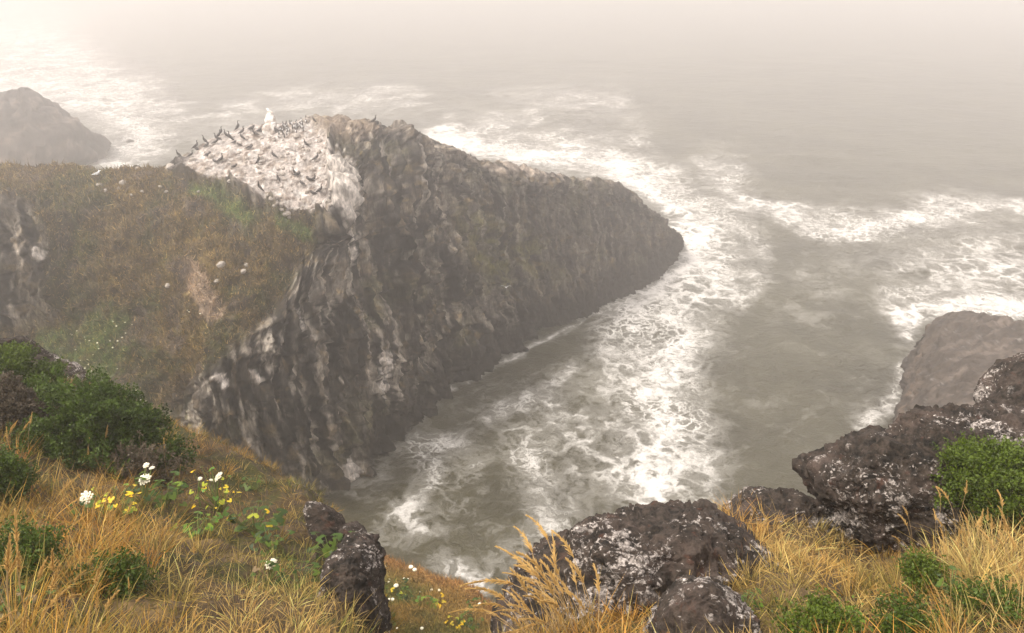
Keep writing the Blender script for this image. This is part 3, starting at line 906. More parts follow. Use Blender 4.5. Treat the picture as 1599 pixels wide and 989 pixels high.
rock('rock_outcrop', [(500, 806), (512, 806), (534, 828), (560, 856), (572, 874), (566, 890), (545, 885), (520, 850), (502, 825)], 8.9, .3, 6, .08,
     'thin dark rock rib with pale lichen on the skyline above the black rock face', 'rock', seed=16, sq=.8, grow=1.6)
rock('rock_outcrop', [(-120, 520), (-40, 520), (10, 532), (60, 556), (95, 575), (128, 598), (120, 625), (60, 620), (-30, 600), (-120, 590)], 13.6, .7, 6, .07,
     'grey rock slab cropping out above the bright green shrub', 'rock', seed=7, sq=.8)


# ================================================================== GRASS
UP = np.array([0, 0, 1.0])
G_GOLD, G_STRAW, G_ORANGE = np.array([.52, .285, .050]), np.array([.60, .40, .145]), np.array([.42, .19, .032])
G_OLIVE, G_GREEN, G_BROWN = np.array([.185, .150, .030]), np.array([.085, .135, .022]), np.array([.18, .10, .045])

def sample_mesh(V, Fc, n, box=(-220, 1820, 400, 1200), wfun=None):
    a, b, c, d = (V[Fc[:, k]] for k in range(4))
    area = np.linalg.norm(np.cross(c - a, d - b), axis=1) * .5
    cen = (a + b + c + d) / 4
    px, py, t = proj(cen)
    w = area * ((t > .5) & (px > box[0]) & (px < box[1]) & (py > box[2]) & (py < box[3]))
    if wfun is not None: w = w * wfun(cen, px, py, np.maximum(t, .5))
    w = w / w.sum()
    f = rng.choice(len(Fc), n, p=w)
    u, v = rng.random((n, 1)), rng.random((n, 1))
    P = (a[f] * (1 - u) + b[f] * u) * (1 - v) + (d[f] * (1 - u) + c[f] * u) * v
    return P, f

def blades(P, D, L, W, bend, c0, c1, seg=3):
    """P base, D unit direction, L length, W width, bend vector (n,3), colours base/tip -> V,F,C (triangles)"""
    n = len(P)
    side = np.cross(D, rng.normal(size=(n, 3)))
    side /= np.maximum(np.linalg.norm(side, axis=1)[:, None], 1e-6)
    s = np.linspace(0, 1, seg + 1)
    Vs, Cs = [], []
    for k, q in enumerate(s):
        ctr = P + D * (L * q)[:, None] + bend * (L * q * q)[:, None]
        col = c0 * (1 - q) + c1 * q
        if k < seg:
            w = (W * (1 - .75 * q) * .5)[:, None] * side
            Vs += [ctr - w, ctr + w]; Cs += [col, col]
        else:
            Vs.append(ctr); Cs.append(col)
    m = len(Vs)
    V = np.stack(Vs, 1).reshape(-1, 3); C = np.stack(Cs, 1).reshape(-1, 3)
    tri = []
    for k in range(seg - 1):
        o = 2 * k
        tri += [(o, o + 1, o + 3), (o, o + 3, o + 2)]
    o = 2 * (seg - 1)
    tri.append((o, o + 1, o + 2))
    tri = np.array(tri)
    Fc = (np.arange(n)[:, None, None] * m + tri[None]).reshape(-1, 3)
    return V, Fc, C

def unit(v):
    return v / np.maximum(np.linalg.norm(v, axis=1)[:, None], 1e-9)

def tussocks(P, H, nb, rad, colfun, spread=.55, wind=(.18, .10, 0), width=.005, droop=.35):
    """many-bladed tufts at P (n,3)"""
    idx = np.repeat(np.arange(len(P)), nb)
    n = len(idx)
    th = rng.random(n) * 2 * math.pi; rr = np.sqrt(rng.random(n))
    out = np.stack([np.cos(th), np.sin(th), 0 * th], 1)
    B = P[idx] + out * (rr * rad[idx])[:, None] - UP * .02
    D = unit(UP + out * (spread * rr * (.4 + rng.random(n)))[:, None] + np.array(wind) * rng.random((n, 1)) * 1.6 + rng.normal(size=(n, 3)) * .12)
    L = H[idx] * (.5 + .7 * rng.random(n))
    bend = out * (droop * rng.random(n))[:, None] - UP * (droop * .5 * rng.random(n))[:, None]
    c0, c1 = colfun(idx, n)
    return blades(B, D, L, width * (.6 + .8 * rng.random(n)), bend, c0, c1)

def pick(idx, n, base, var=.25):
    k = np.exp(rng.normal(size=(n, 1)) * var * 1.9)
    w = rng.random((n, 1)) ** 3
    return np.clip((base[idx] * (1 - .5 * w) + G_STRAW * .5 * w) * np.clip(k, .25, 2.0), .004, .85)

SHRUBS = [  # outline px, distance, depth, seed, leaf kind, label
    ([(-120, 580), (-60, 556), (0, 556), (45, 562), (75, 585), (85, 610), (60, 635), (10, 640), (-60, 650), (-120, 640)], 11.6, .75, 'bright', 'bright green shrub below the grey slab at the picture edge'),
    ([(70, 640), (90, 612), (120, 600), (155, 612), (190, 640), (225, 662), (255, 690), (268, 715), (250, 745), (215, 760), (160, 750), (110, 742), (75, 720), (60, 680)], 10.4, .75, 'dark', 'large dark green shrub sprawling down the slope with a white flower at its foot'),
    ([(-60, 730), (-20, 715), (15, 730), (30, 755), (20, 785), (-10, 800), (-60, 800)], 8.0, .4, 'dark', 'small dark green shrub at the picture edge above the orange grass'),
    ([(5, 850), (30, 838), (60, 845), (80, 870), (82, 905), (60, 925), (20, 925), (-10, 900)], 6.0, .28, 'dark', 'low dark shrub among tall seed stalks in the corner'),
    ([(150, 890), (180, 880), (215, 892), (232, 915), (210, 938), (165, 935), (145, 915)], 6.0, .2, 'dark', 'low dark creeping shrub under the orange grass tussock'),
    ([(1462, 748), (1485, 728), (1510, 716), (1545, 712), (1600, 710), (1660, 718), (1680, 765), (1650, 808), (1580, 815), (1525, 808), (1490, 788), (1470, 768)], 6.9, .45, 'bright', 'green shrub growing on the overhanging boulder'),
    ([(1230, 975), (1260, 955), (1300, 960), (1330, 985), (1330, 1030), (1240, 1030)], 4.9, .2, 'bright', 'low bright green herb patch in dry grass at the bottom edge'),
    ([(1490, 950), (1530, 935), (1570, 940), (1600, 965), (1600, 1020), (1500, 1020)], 4.9, .22, 'dark', 'dark green leafy shrub under the seeding grass in the corner'),
    ([(1425, 890), (1445, 882), (1462, 905), (1455, 935), (1432, 930)], 5.7, .15, 'bright', 'small upright green weed below the black hollow'),
    ([(1380, 985), (1400, 960), (1440, 965), (1460, 1000), (1440, 1030), (1390, 1030)], 4.8, .15, 'dark', 'small dark weed at the bottom edge between the herb patches'),
]
PLANT_SPOTS = [(575, 950, 28), (570, 990, 28), (545, 890, 14), (228, 785, 22), (345, 795, 24), (190, 805, 24), (260, 782, 30), (95, 708, 28), (400, 828, 30), (310, 832, 24), (425, 853, 20), (522, 866, 24), (470, 908, 20), (1315, 982, 20), (1165, 948, 16), (1490, 928, 16)]
def shrub_mask(px, py):
    m = np.ones(len(px))
    for x, y, r in PLANT_SPOTS: m = m * (1 - .85 * np.exp(-((px - x) ** 2 + (py - y) ** 2) / r ** 2))
    for s in SHRUBS:
        m = m * (1 - .5 * in_poly(px, py, s[0]))
    return m

def zone(px, py, lst):
    z = np.zeros(len(px))
    for x, y, r in lst: z = np.maximum(z, np.exp(-((px - x) ** 2 + ((py - y) * 1.1) ** 2) / r ** 2))
    return z

def left_colours(P):
    px, py, t = proj(P)
    n = fbm(P * .9 + 2, 3); n2 = fbm(P * 3.1 + 9, 2)
    base = np.tile(G_GOLD * .9, (len(P), 1))
    base = mixc(base, G_ORANGE, smooth(.05, .4, n))
    base = mixc(base, G_OLIVE, smooth(-.12, .25, -n + .5 * n2))
    base = mixc(base, G_STRAW, smooth(.1, .4, n2) * .6)
    base = mixc(base, G_ORANGE, zone(px, py, [(100, 850, 110), (190, 860, 60)]) * .5)
    base = mixc(base, G_STRAW, zone(px, py, [(420, 960, 130), (330, 920, 60), (250, 900, 40), (110, 760, 40)]) * .85)
    base = mixc(base, G_OLIVE, zone(px, py, [(470, 870, 50), (300, 800, 60), (430, 810, 45), (20, 800, 45), (60, 900, 40), (330, 860, 40), (250, 960, 40)]) * .8)
    base = mixc(base, G_GREEN * 1.2, zone(px, py, [(380, 850, 32), (300, 825, 26), (500, 880, 24), (90, 690, 30), (20, 900, 30), (200, 925, 26), (440, 880, 20)]) * .75)
    base = mixc(base, G_BROWN * 1.5, zone(px, py, [(330, 715, 60), (400, 770, 40), (460, 800, 30)]) * .65)
    base = mixc(base, G_GREEN, smooth(.15, .45, fbm(P * 1.7 + 31, 3)) * .75)
    return base, px, py, t

def build_left_grass():
    P, f = sample_mesh(LV, LF, 4500, (-330, 640, 400, 1250), lambda c, px, py, t: shrub_mask(px, py) * (.35 + 5 / t ** 1.2))
    base, px, py, t = left_colours(P)
    brow = 1 - smooth(25, 120, line_dist(px, py, [(0, 560), (130, 618), (265, 676), (395, 748), (490, 812), (535, 866)]))
    H = (.11 + .18 * rng.random(len(P))) * (1 - .45 * brow) * (1 + .5 * zone(px, py, [(100, 860, 110), (190, 840, 60), (40, 960, 120)]))
    H *= 1 - .35 * zone(px, py, [(400, 930, 90)])
    rad = .06 + .09 * rng.random(len(P))
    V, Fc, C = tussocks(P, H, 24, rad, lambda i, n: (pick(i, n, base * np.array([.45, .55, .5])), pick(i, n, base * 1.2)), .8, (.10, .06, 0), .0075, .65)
    # low thatch between the tufts, colour dimmed to paint shade into the gaps
    P2, _ = sample_mesh(LV, LF, 60000, (-330, 640, 400, 1250), lambda c, px, py, t: .2 + 4 / t ** 1.3)
    b2 = left_colours(P2)[0] * .6
    D = unit(UP * .45 + rng.normal(size=P2.shape) * [.6, .6, .2])
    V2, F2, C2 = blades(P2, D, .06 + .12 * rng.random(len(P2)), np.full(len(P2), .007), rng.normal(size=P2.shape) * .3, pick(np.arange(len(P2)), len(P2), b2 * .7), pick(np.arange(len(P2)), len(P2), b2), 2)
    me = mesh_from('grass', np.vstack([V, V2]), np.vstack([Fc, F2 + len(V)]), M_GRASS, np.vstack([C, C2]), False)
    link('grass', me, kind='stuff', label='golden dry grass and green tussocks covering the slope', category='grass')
build_left_grass()

def right_colours(P):
    px, py, t = proj(P)
    n = fbm(P * 1.1 + 4, 3); n2 = fbm(P * 3.4 + 19, 2)
    base = np.tile(G_STRAW * .8, (len(P), 1))
    base = mixc(base, G_ORANGE, smooth(.05, .4, n))
    base = mixc(base, G_OLIVE, smooth(.0, .4, -n + .35 * n2))
    base = mixc(base, G_ORANGE * 1.1, zone(px, py, [(1170, 835, 50), (1110, 830, 30)]) * .7)
    base = mixc(base, G_STRAW, zone(px, py, [(1240, 850, 60), (1220, 890, 50), (1530, 880, 70), (1570, 820, 40)]) * .8)
    base = mixc(base, G_OLIVE * 1.1, zone(px, py, [(1200, 950, 60), (1380, 910, 45), (1260, 960, 60), (1150, 910, 30)]) * .7)
    base = mixc(base, G_GREEN, zone(px, py, [(1270, 980, 50), (1540, 975, 60)]) * .6)
    return base, px, py, t

def build_right_grass():
    def w(c, px, py, t):
        hollow = zone(px, py, [(1375, 870, 45)])
        return shrub_mask(px, py) * (.35 + 5 / t ** 1.2) * (1 - .9 * hollow)
    P, f = sample_mesh(RV, RF, 3300, (740, 1960, 620, 1250), w)
    base, px, py, t = right_colours(P)
    H = .11 + .13 * rng.random(len(P)) + .14 * zone(px, py, [(1540, 860, 90), (1590, 800, 60)]) + .10 * zone(px, py, [(1170, 830, 60), (1380, 920, 40)])
    rad = .05 + .08 * rng.random(len(P))
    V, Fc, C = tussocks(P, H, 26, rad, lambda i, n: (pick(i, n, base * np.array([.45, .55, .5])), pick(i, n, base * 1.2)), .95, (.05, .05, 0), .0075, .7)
    P2, _ = sample_mesh(RV, RF, 42000, (740, 1960, 620, 1250), lambda c, px, py, t: .2 + 4 / t ** 1.3)
    b2 = right_colours(P2)[0] * .8
    D = unit(UP * .38 + rng.normal(size=P2.shape) * [.6, .6, .15])
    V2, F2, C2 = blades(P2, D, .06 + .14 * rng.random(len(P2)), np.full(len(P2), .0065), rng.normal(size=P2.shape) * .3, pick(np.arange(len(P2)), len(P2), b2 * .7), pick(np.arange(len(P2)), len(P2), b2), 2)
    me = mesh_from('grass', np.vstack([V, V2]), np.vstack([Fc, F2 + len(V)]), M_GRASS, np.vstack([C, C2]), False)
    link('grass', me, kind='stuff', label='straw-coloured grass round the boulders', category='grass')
build_right_grass()

def build_far_grass():
    # turf nap of the headland
    sel = HTURF[HF].mean(1)
    P, f = sample_mesh(HV, HF, 90000, (-300, 700, 200, 1000), lambda c, px, py, t: (sel > .35) * np.clip(sel, 0, 1))
    base = HCOL[HF[f, 0]] * 1.3
    n = len(P); i = np.arange(n)
    D = unit(UP * .9 + rng.normal(size=P.shape) * .55)
    L = .12 + .30 * rng.random(n) ** 2
    V, Fc, C = blades(P, D, L, .035 + .05 * rng.random(n), rng.normal(size=P.shape) * .3, pick(i, n, base * .8, .35), pick(i, n, base * 1.15, .35), 2)
    link('grass', mesh_from('grass', V, Fc, M_GRASS, C, False), kind='stuff', label='brown and green turf on the headland slope', category='grass')
    P, f = sample_mesh(BV, BF, 60000, (350, 900, 780, 1100), lambda c, px, py, t: (c[:, 2] > 8) * (BTV[BF[:, 0]] > 2.6))
    base = BCOL[BF[f, 0]] * 1.2
    n = len(P); i = np.arange(n)
    D = unit(UP * .9 + rng.normal(size=P.shape) * .5)
    L = .07 + .18 * rng.random(n) ** 2
    V, Fc, C = blades(P, D, L, .012 + .02 * rng.random(n), rng.normal(size=P.shape) * .3, pick(i, n, base * .8, .35), pick(i, n, base * 1.2, .35), 2)
    link('grass', mesh_from('grass', V, Fc, M_GRASS, C, False), kind='stuff', label='reddish and green turf on the lower bench', category='grass')
build_far_grass()

# ------------------------------------------------------------------ tall seeding tufts
def tube(pts, radii, sides=4):
    pts = np.asarray(pts, float)
    T = np.gradient(pts, axis=0); T = unit(T)
    A = unit(np.cross(T, np.array([0.13, 1, 0.21])))
    B = np.cross(T, A)
    V = []
    for k in range(len(pts)):
        for q in range(sides):
            a = 2 * math.pi * q / sides
            V.append(pts[k] + (A[k] * math.cos(a) + B[k] * math.sin(a)) * radii[k])
    Fc = []
    for k in range(len(pts) - 1):
        for q in range(sides):
            a, b = k * sides + q, k * sides + (q + 1) % sides
            Fc.append((a, b, b + sides, a + sides))
    return np.array(V), np.array(Fc)

def stalk_curve(arch, s):
    return np.stack([arch * .55 * s ** 2.2, .03 * np.sin(s * 5), s - arch * .28 * s ** 4], 1)

STALKS = []
for arch in (.15, .35, .6, .9, 1.3):
    s = np.linspace(0, 1, 9)
    V, Fc = tube(stalk_curve(arch, s), .0042 * (1.15 - .6 * s), 3)
    stem_me = mesh_from('stem', V, Fc, M_STEM)
    q = np.repeat(np.linspace(.74, 1.0, 26), 5)
    P = stalk_curve(arch, q)
    tn = unit(stalk_curve(arch, q + .01) - P)
    D = unit(tn + rng.normal(size=P.shape) * .33 * (1.25 - (q[:, None] - .74) / .26))
    L = .055 * (1.15 - .5 * (q - .74) / .26) * (.7 + .6 * rng.random(len(q)))
    c = np.tile(G_STRAW, (len(q), 1)) * (.8 + .4 * rng.random((len(q), 1)))
    V, Fc, C = blades(P - D * .008, D, L, np.full(len(q), .011), rng.normal(size=P.shape) * .12, c * .9, c, 3)
    STALKS.append((stem_me, mesh_from('seed_head', V, Fc, M_GRASS, C, False)))

def grass_tuft(px, py, bvh, height, n, az, arch, label, spread=.10, colour=G_GOLD, nb=60, t=None):
    if t is None:
        loc, _ = hit(bvh, px, py)
    else:
        loc = Vector(at(px, py, t))
    o = thing('grass_tuft', loc, label, 'grass tuft', 'tall seeding grass tufts')
    P0 = np.zeros((1, 3))
    V, Fc, C = tussocks(P0, np.array([height * .62]), nb, np.array([spread]), lambda i, m: (pick(i, m, colour[None] * .7), pick(i, m, colour[None] * 1.1)), .6, (math.cos(az) * .35, math.sin(az) * .35, 0), .0055)
    link('blades', mesh_from('blades', V, Fc, M_GRASS, C, False), o)
    for k in range(n):
        st, hd = STALKS[int(np.clip(arch + rng.integers(-1, 2), 0, 4))]
        a = az + rng.normal() * .5
        off = Vector((rng.normal() * spread * .8, rng.normal() * spread * .8, -.02))
        sc = height * (.75 + .4 * rng.random())
        tilt = Matrix.Rotation(rng.normal() * .10, 4, 'X') @ Matrix.Rotation(.08 + rng.normal() * .10, 4, 'Y')
        mw = Matrix.Translation(off) @ Matrix.Rotation(a, 4, 'Z') @ tilt @ Matrix.Scale(sc, 4)
        for nm, me in (('stem', st), ('seed_head', hd)):
            c = link(nm, me, o); c.matrix_local = mw
    return o

TUFTS = [
    (20, 1010, LB, .80, 9, 1.2, 0, 'tall stiff seed stalks rising at the bottom corner beside the dark shrub', .16, G_GOLD),
    (90, 1015, LB, .55, 12, .5, 1, 'golden seeding grass tuft at the bottom edge below the low dark shrub', .18, G_GOLD),
    (250, 1000, LB, .34, 12, .6, 1, 'golden seeding grass at the bottom edge below the creeping shrub', .2, G_GOLD),
    (170, 880, LB, .50, 8, .9, 1, 'big orange grass tussock in the middle of the slope', .16, G_ORANGE * 1.15),
    (228, 880, LB, .36, 6, .6, 1, 'orange grass tussock beside the big one, below the yellow leaves', .12, G_ORANGE * 1.15),
    (262, 850, LB, .38, 5, .7, 1, 'pale tan grass tussock below the dark leafy plant', .12, G_STRAW * .8),
    (120, 790, LB, .40, 12, 1.0, 0, 'bunch of pale seed heads in front of the large dark shrub', .16, G_STRAW),
    (25, 720, LB, .55, 6, .9, 0, 'tall brown seed stalks beside the dead twiggy shrub', .14, G_ORANGE),
    (175, 735, LB, .62, 5, 1.4, 0, 'thin seed stalks standing in the large dark shrub', .25, G_STRAW),
    (40, 775, LB, .34, 4, .3, 1, 'golden tussock left of the white flower plant', .14, G_ORANGE * 1.1),
    (475, 985, LB, .24, 14, .5, 1, 'pale straw seeding grass near the black rock face', .2, G_STRAW),
    (380, 960, LB, .24, 10, .6, 1, 'pale straw seeding grass in the middle of the dry patch', .2, G_STRAW),
    (255, 690, LB, .36, 5, .7, 1, 'golden grass tuft on the skyline right of the large shrub', .16, G_GOLD),
    (345, 740, LB, .28, 4, .7, 1, 'golden grass tuft on the skyline beside the tall flower plant', .16, G_GOLD),
    (1140, 850, RB, .26, 7, 1.2, 0, 'upright golden grass tuft behind the broad boulder', .16, G_ORANGE * 1.2),
    (1190, 845, RB, .30, 6, 1.0, 0, 'dense orange grass tuft in front of the flat boulder', .16, G_ORANGE * 1.2),
    (1230, 870, RB, .30, 5, 3.6, 4, 'flattened straw grass clump spilling towards the broad boulder', .2, G_STRAW),
    (1480, 900, RB, .42, 16, 2.4, 1, 'seeding grass clump right of the black hollow', .22, G_STRAW),
    (1540, 890, RB, .46, 20, 2.2, 1, 'dense pale seeding grass below the green shrub', .22, G_STRAW),
    (1600, 900, RB, .52, 16, 2.3, 1, 'dense pale seeding grass at the picture edge below the shrub', .2, G_STRAW),
    (1500, 970, RB, .32, 8, 2.5, 2, 'arched seed heads over the dark leafy shrub', .2, G_STRAW),
    (1375, 935, RB, .22, 4, 2.2, 1, 'olive grass hummock below the black hollow', .16, G_OLIVE),
    (1290, 870, RB, .26, 5, .6, 3, 'long arched grass stems crossing the black hollow', .14, G_GOLD),
    (1590, 990, RB, .34, 6, 2.4, 2, 'arched pale seed heads at the bottom right corner', .16, G_STRAW),
]
for a in TUFTS: grass_tuft(*a)
o = grass_tuft(905, 1030, RB, .84, 30, 2.75, 3, 'tall golden grass arching over the gully beside the broad boulder', .15, G_GOLD, 90, t=5.5)
grass_tuft(860, 1030, RB, .68, 18, 2.9, 3, 'shorter golden grass arching low over the gully', .12, G_GOLD, 60, t=5.5)

# ================================================================== SHRUBS
def leaf_cloud(name, poly, t, depth, kind, label, n_clu=None, dead=False):
    P_ = np.array(poly, float); cx, cy = P_.mean(0)
    areap = .5 * abs(np.dot(P_[:, 0], np.roll(P_[:, 1], 1)) - np.dot(P_[:, 1], np.roll(P_[:, 0], 1)))
    area = areap * (t / FPX) ** 2
    n_clu = n_clu or int(np.clip(area * 4200, 300, 3600))
    th = rng.random(n_clu) * 2 * math.pi
    z = rng.random(n_clu) * 2 - 1
    rho = np.sqrt(1 - z * z)
    lump = np.stack([np.cos(th) * rho, np.sin(th) * rho, z], 1)
    k = np.clip(.72 + .75 * fbm(lump * 2.1 + cx * .1, 3) + .35 * (rng.random(n_clu) ** .5 - .7), .2, 1.3)
    r = radial(poly, cx, cy, th) / FPX * t * rho ** .7 * k
    C = at(cx, cy, t)
    Q = C + np.outer(r * np.cos(th), R_AX) + np.outer(r * np.sin(th), U_AX) + np.outer(z * depth * k, F_AX)
    nl = 17
    idx = np.repeat(np.arange(n_clu), nl); n = len(idx)
    outw = unit(Q - (C - UP * .15))
    shoot = unit(outw * .7 + UP * .55 + rng.normal(size=(n_clu, 3)) * .35)
    along = (np.tile(np.linspace(0, 1, nl), n_clu)) * (.085 + .07 * np.repeat(rng.random(n_clu), nl) if not dead else .07)
    B = Q[idx] + shoot[idx] * along[:, None] + rng.normal(size=(n, 3)) * .012
    D = unit(shoot[idx] * .55 + rng.normal(size=(n, 3)) * .7)
    L = .026 + .022 * rng.random(n)
    L *= float(np.clip(t / 9.5, .6, 1.1))
    if dead: L *= .8
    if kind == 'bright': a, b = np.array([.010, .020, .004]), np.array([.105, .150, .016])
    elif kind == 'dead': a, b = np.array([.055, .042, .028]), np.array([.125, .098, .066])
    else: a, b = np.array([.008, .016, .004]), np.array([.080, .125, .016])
    mixv = np.clip(rng.random(n_clu)[idx] * .6 + .45 * rng.random(n) + .25 * (outw[idx, 2]), 0, 1)[:, None]  # crown shading painted into leaf colour: upward side lighter, the rest towards near-black
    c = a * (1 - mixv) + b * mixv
    # leaf: diamond of 4 verts
    side = unit(np.cross(D, rng.normal(size=(n, 3)))) * (L * .30)[:, None]
    up = np.cross(D, unit(side)) * (L * .12)[:, None]
    V = np.stack([B, B + D * (L * .5)[:, None] + side + up, B + D * L[:, None], B + D * (L * .5)[:, None] - side + up], 1).reshape(-1, 3)
    Fc = np.arange(4 * n).reshape(-1, 4)
    root = C - U_AX * (P_[:, 1].max() - cy) / FPX * t * .7
    o = thing(name, root, label, 'shrub')
    link('foliage', mesh_from('foliage', V - root, Fc, M_LEAF, np.repeat(c, 4, axis=0), False), o, kind='stuff')
    # branches
    BVs, BFs, nn = [], [], 0
    for q in rng.choice(n_clu, 46, replace=False):
        e = Q[q] - root
        s = np.linspace(0, 1, 5)[:, None]
        mid = e * .5 + rng.normal(size=3) * .06 + np.array([0, 0, .04])
        pts = (1 - s) ** 2 * 0 + 2 * s * (1 - s) * mid + s * s * e
        v, f = tube(pts, np.linspace(.009, .003, 5), 4)
        BVs.append(v); BFs.append(f + nn); nn += len(v)
    link('branches', mesh_from('branches', np.vstack(BVs), np.vstack(BFs), M_TWIG), o)
    return o
for poly, t, dep, kind, label in SHRUBS:
    leaf_cloud('shrub', poly, t, dep, kind, label)
leaf_cloud('shrub', [(-30, 645), (0, 625), (20, 600), (38, 602), (45, 628), (75, 632), (92, 645), (70, 665), (30, 670), (0, 668), (-30, 665)], 10.6, .35, 'dead', 'dead brown twiggy shrub between the two green shrubs', dead=True)
leaf_cloud('shrub', [(150, 740), (190, 705), (225, 690), (262, 712), (272, 745), (250, 775), (200, 778), (165, 765)], 9.9, .3, 'dead', 'dark withered twigs at the foot of the large dark shrub', 300, dead=True)

# ================================================================== BROAD-LEAVED FLOWER PLANTS
def leaf_mesh(name, c):
    out = []
    m = 27
    for k in range(m):
        a = -2.55 + 5.1 * k / (m - 1)
        r = .55 + .33 * abs(math.cos(a * 1.5)) ** 1.2 + .10 * (k % 2)
        out.append((r * math.cos(a), r * math.sin(a)))
    V = [(0, 0, 0)] + [(x * .5, y * .5, -.10 * (x * x + y * y) + .03 * (k % 2)) for k, (x, y) in enumerate(out)]
    V = np.array(V) + [.06, 0, 0]
    Fc = np.array([(0, k + 1, k + 2) for k in range(m - 1)])
    cc = np.tile(np.array(c), (len(V), 1)) * (.8 + .4 * rng.random((len(V), 1)))
    return mesh_from(name, V, Fc, M_LEAF, cc, True)
LEAVES = {'green': [leaf_mesh('leaf', (.045, .082, .010)), leaf_mesh('leaf', (.075, .115, .012)), leaf_mesh('leaf', (.028, .05, .009))],
          'light': [leaf_mesh('leaf', (.10, .20, .02)), leaf_mesh('leaf', (.16, .24, .02)), leaf_mesh('leaf', (.07, .14, .02))],
          'yellow': [leaf_mesh('leaf', (.70, .44, .015)), leaf_mesh('leaf', (.62, .46, .03)), leaf_mesh('leaf', (.32, .34, .03))],
          'pale': [leaf_mesh('leaf', (.24, .19, .10)), leaf_mesh('leaf', (.20, .14, .07))]}
def umbel_mesh():
    bV, bF = ico(1)
    Vs, Fs, n = [], [], 0
    for k in range(30):
        r = math.sqrt((k + .5) / 30); a = k * 2.39996
        ctr = np.array([r * math.cos(a), r * math.sin(a), .30 * (1 - r * r)]) * .5
        v = bV * np.array([.105, .105, .055]) * (.8 + .4 * rng.random()) + ctr + rng.normal(size=3) * .012
        Vs.append(v); Fs.append(bF + n); n += len(v)
    return mesh_from('flower_head', np.vstack(Vs), np.vstack(Fs), M_UMBEL)
UMBEL = umbel_mesh()
_s = np.linspace(0, 1, 4)
_v, _f = tube(np.stack([.03 * np.sin(3 * _s), 0 * _s, _s], 1), np.array([.014, .012, .010, .008]), 5)
STEMG = mesh_from('stem', _v, _f, M_GREENSTEM)
STEMD = mesh_from('stem', _v * [.8, .8, 1], _f, M_STEM)

def flower_plant(px, py, bvh, label, leaves=(), heads=(), size=.14, spread=.22, hgt=.25, cat='plant', name='flower_plant', dry=False, t=None):
    if t is None: loc, nor = hit(bvh, px, py)
    else: loc = Vector(at(px, py, t))
    o = thing(name, loc, label, cat)
    base = np.array(loc)
    for kind, n in leaves:
        n = int(n * 2.4)
        for k in range(n):
            me = LEAVES[kind][k % len(LEAVES[kind])]
            c = link('leaf', me, o)
            a = rng.random() * 6.283; r = spread * math.sqrt(rng.random())
            h = hgt * (.5 + .9 * rng.random())
            s = size * (.30 + .5 * rng.random())
            c.matrix_local = Matrix.Translation((r * math.cos(a), r * math.sin(a), h)) @ Matrix.Rotation(a, 4, 'Z') @ Matrix.Rotation(.15 + .5 * rng.random(), 4, 'Y') @ Matrix.Rotation(rng.normal() * .3, 4, 'X') @ Matrix.Scale(s * 1.25, 4)
            p = link('stem', STEMG, o)
            e = Vector((r * math.cos(a), r * math.sin(a), h))
            p.matrix_local = e.to_track_quat('Z', 'Y').to_matrix().to_4x4() @ Matrix.Diagonal((.35, .35, e.length, 1))
    for hx, hy, hs in heads:
        # head position: vertical above the ground point, seen at (hx, hy)
        tt = float((base - CAM) @ F_AX) - .05
        h = Vector(at(hx, hy, tt)) - Vector(base)
        hd = link('flower_head', UMBEL, o)
        hd.matrix_local = Matrix.Translation(h) @ Matrix.Rotation(rng.normal() * .25 + .25, 4, 'X') @ Matrix.Rotation(rng.normal() * .2, 4, 'Y') @ Matrix.Scale(hs, 4)
        p = link('stem', STEMD if dry else STEMG, o)
        p.matrix_local = h.to_track_quat('Z', 'Y').to_matrix().to_4x4() @ Matrix.Diagonal((.8, .8, max(h.length - .01, .05), 1))
    return o

flower_plant(228, 790, LB, 'tall plant with a round cream flower head in front of the large dark shrub', [('green', 9)], [(226, 749, .135), (228, 727, .07), (237, 731, .06)], .15, .24)
flower_plant(138, 812, LB, 'plant with a cream flower head beside the yellow leaves', [('green', 3)], [(135, 778, .14)], .12, .15)
flower_plant(345, 800, LB, 'tall plant with cream flower top and yellowing leaves near the brow', [('yellow', 9), ('light', 5)], [(341, 745, .12), (330, 750, .05)], .085, .28, .42)
flower_plant(313, 790, LB, 'single small cream flower on a thin stem', [], [(312, 748, .055)], cat='flower', name='flower')
flower_plant(190, 812, LB, 'low plant with big yellow leaves', [('yellow', 9), ('light', 4)], [], .095, .24, .26)
flower_plant(260, 790, LB, 'dark green broad-leaved plant below the flower head', [('green', 14), ('light', 2)], [], .15, .30, .22)
flower_plant(95, 715, LB, 'dark green broad-leaved plant in front of the large shrub', [('green', 12)], [], .14, .28, .24)
flower_plant(400, 835, LB, 'dark green leafy plant with a few yellow leaves on the open slope', [('green', 13), ('yellow', 2)], [], .15, .30, .24)
flower_plant(310, 838, LB, 'light green fern-like leaf patch on the open slope', [('light', 12)], [], .12, .28, .16)
flower_plant(425, 860, LB, 'green leafy plant beside the pale seed head cluster', [('green', 8)], [], .13, .22, .2)
flower_plant(420, 912, LB, 'plant with a withered cream flower head above the dry grass', [('green', 5), ('pale', 1)], [(421, 883, .085), (427, 876, .06)], .10, .14, .2, dry=True)
flower_plant(522, 872, LB, 'dark green leafy plant hanging on the black rock face', [('green', 14)], [], .14, .26, .2)
flower_plant(470, 915, LB, 'dark green leafy plant at the top of the black rock face', [('green', 9)], [], .12, .2, .16)
flower_plant(35, 975, LB, 'wilted pale-leaved plant among the corner seed stalks', [('pale', 4), ('green', 5)], [], .09, .22, .22)
flower_plant(400, 765, LB, 'small leafy plant on the brow turf', [('green', 6)], [], .11, .2, .14)
flower_plant(1315, 990, RB, 'bright yellow-green leafy herb at the bottom edge', [('light', 10)], [], .07, .16, .12)
flower_plant(1165, 955, RB, 'small green herb beside the half-buried boulder', [('green', 6), ('light', 4)], [], .07, .14, .10)
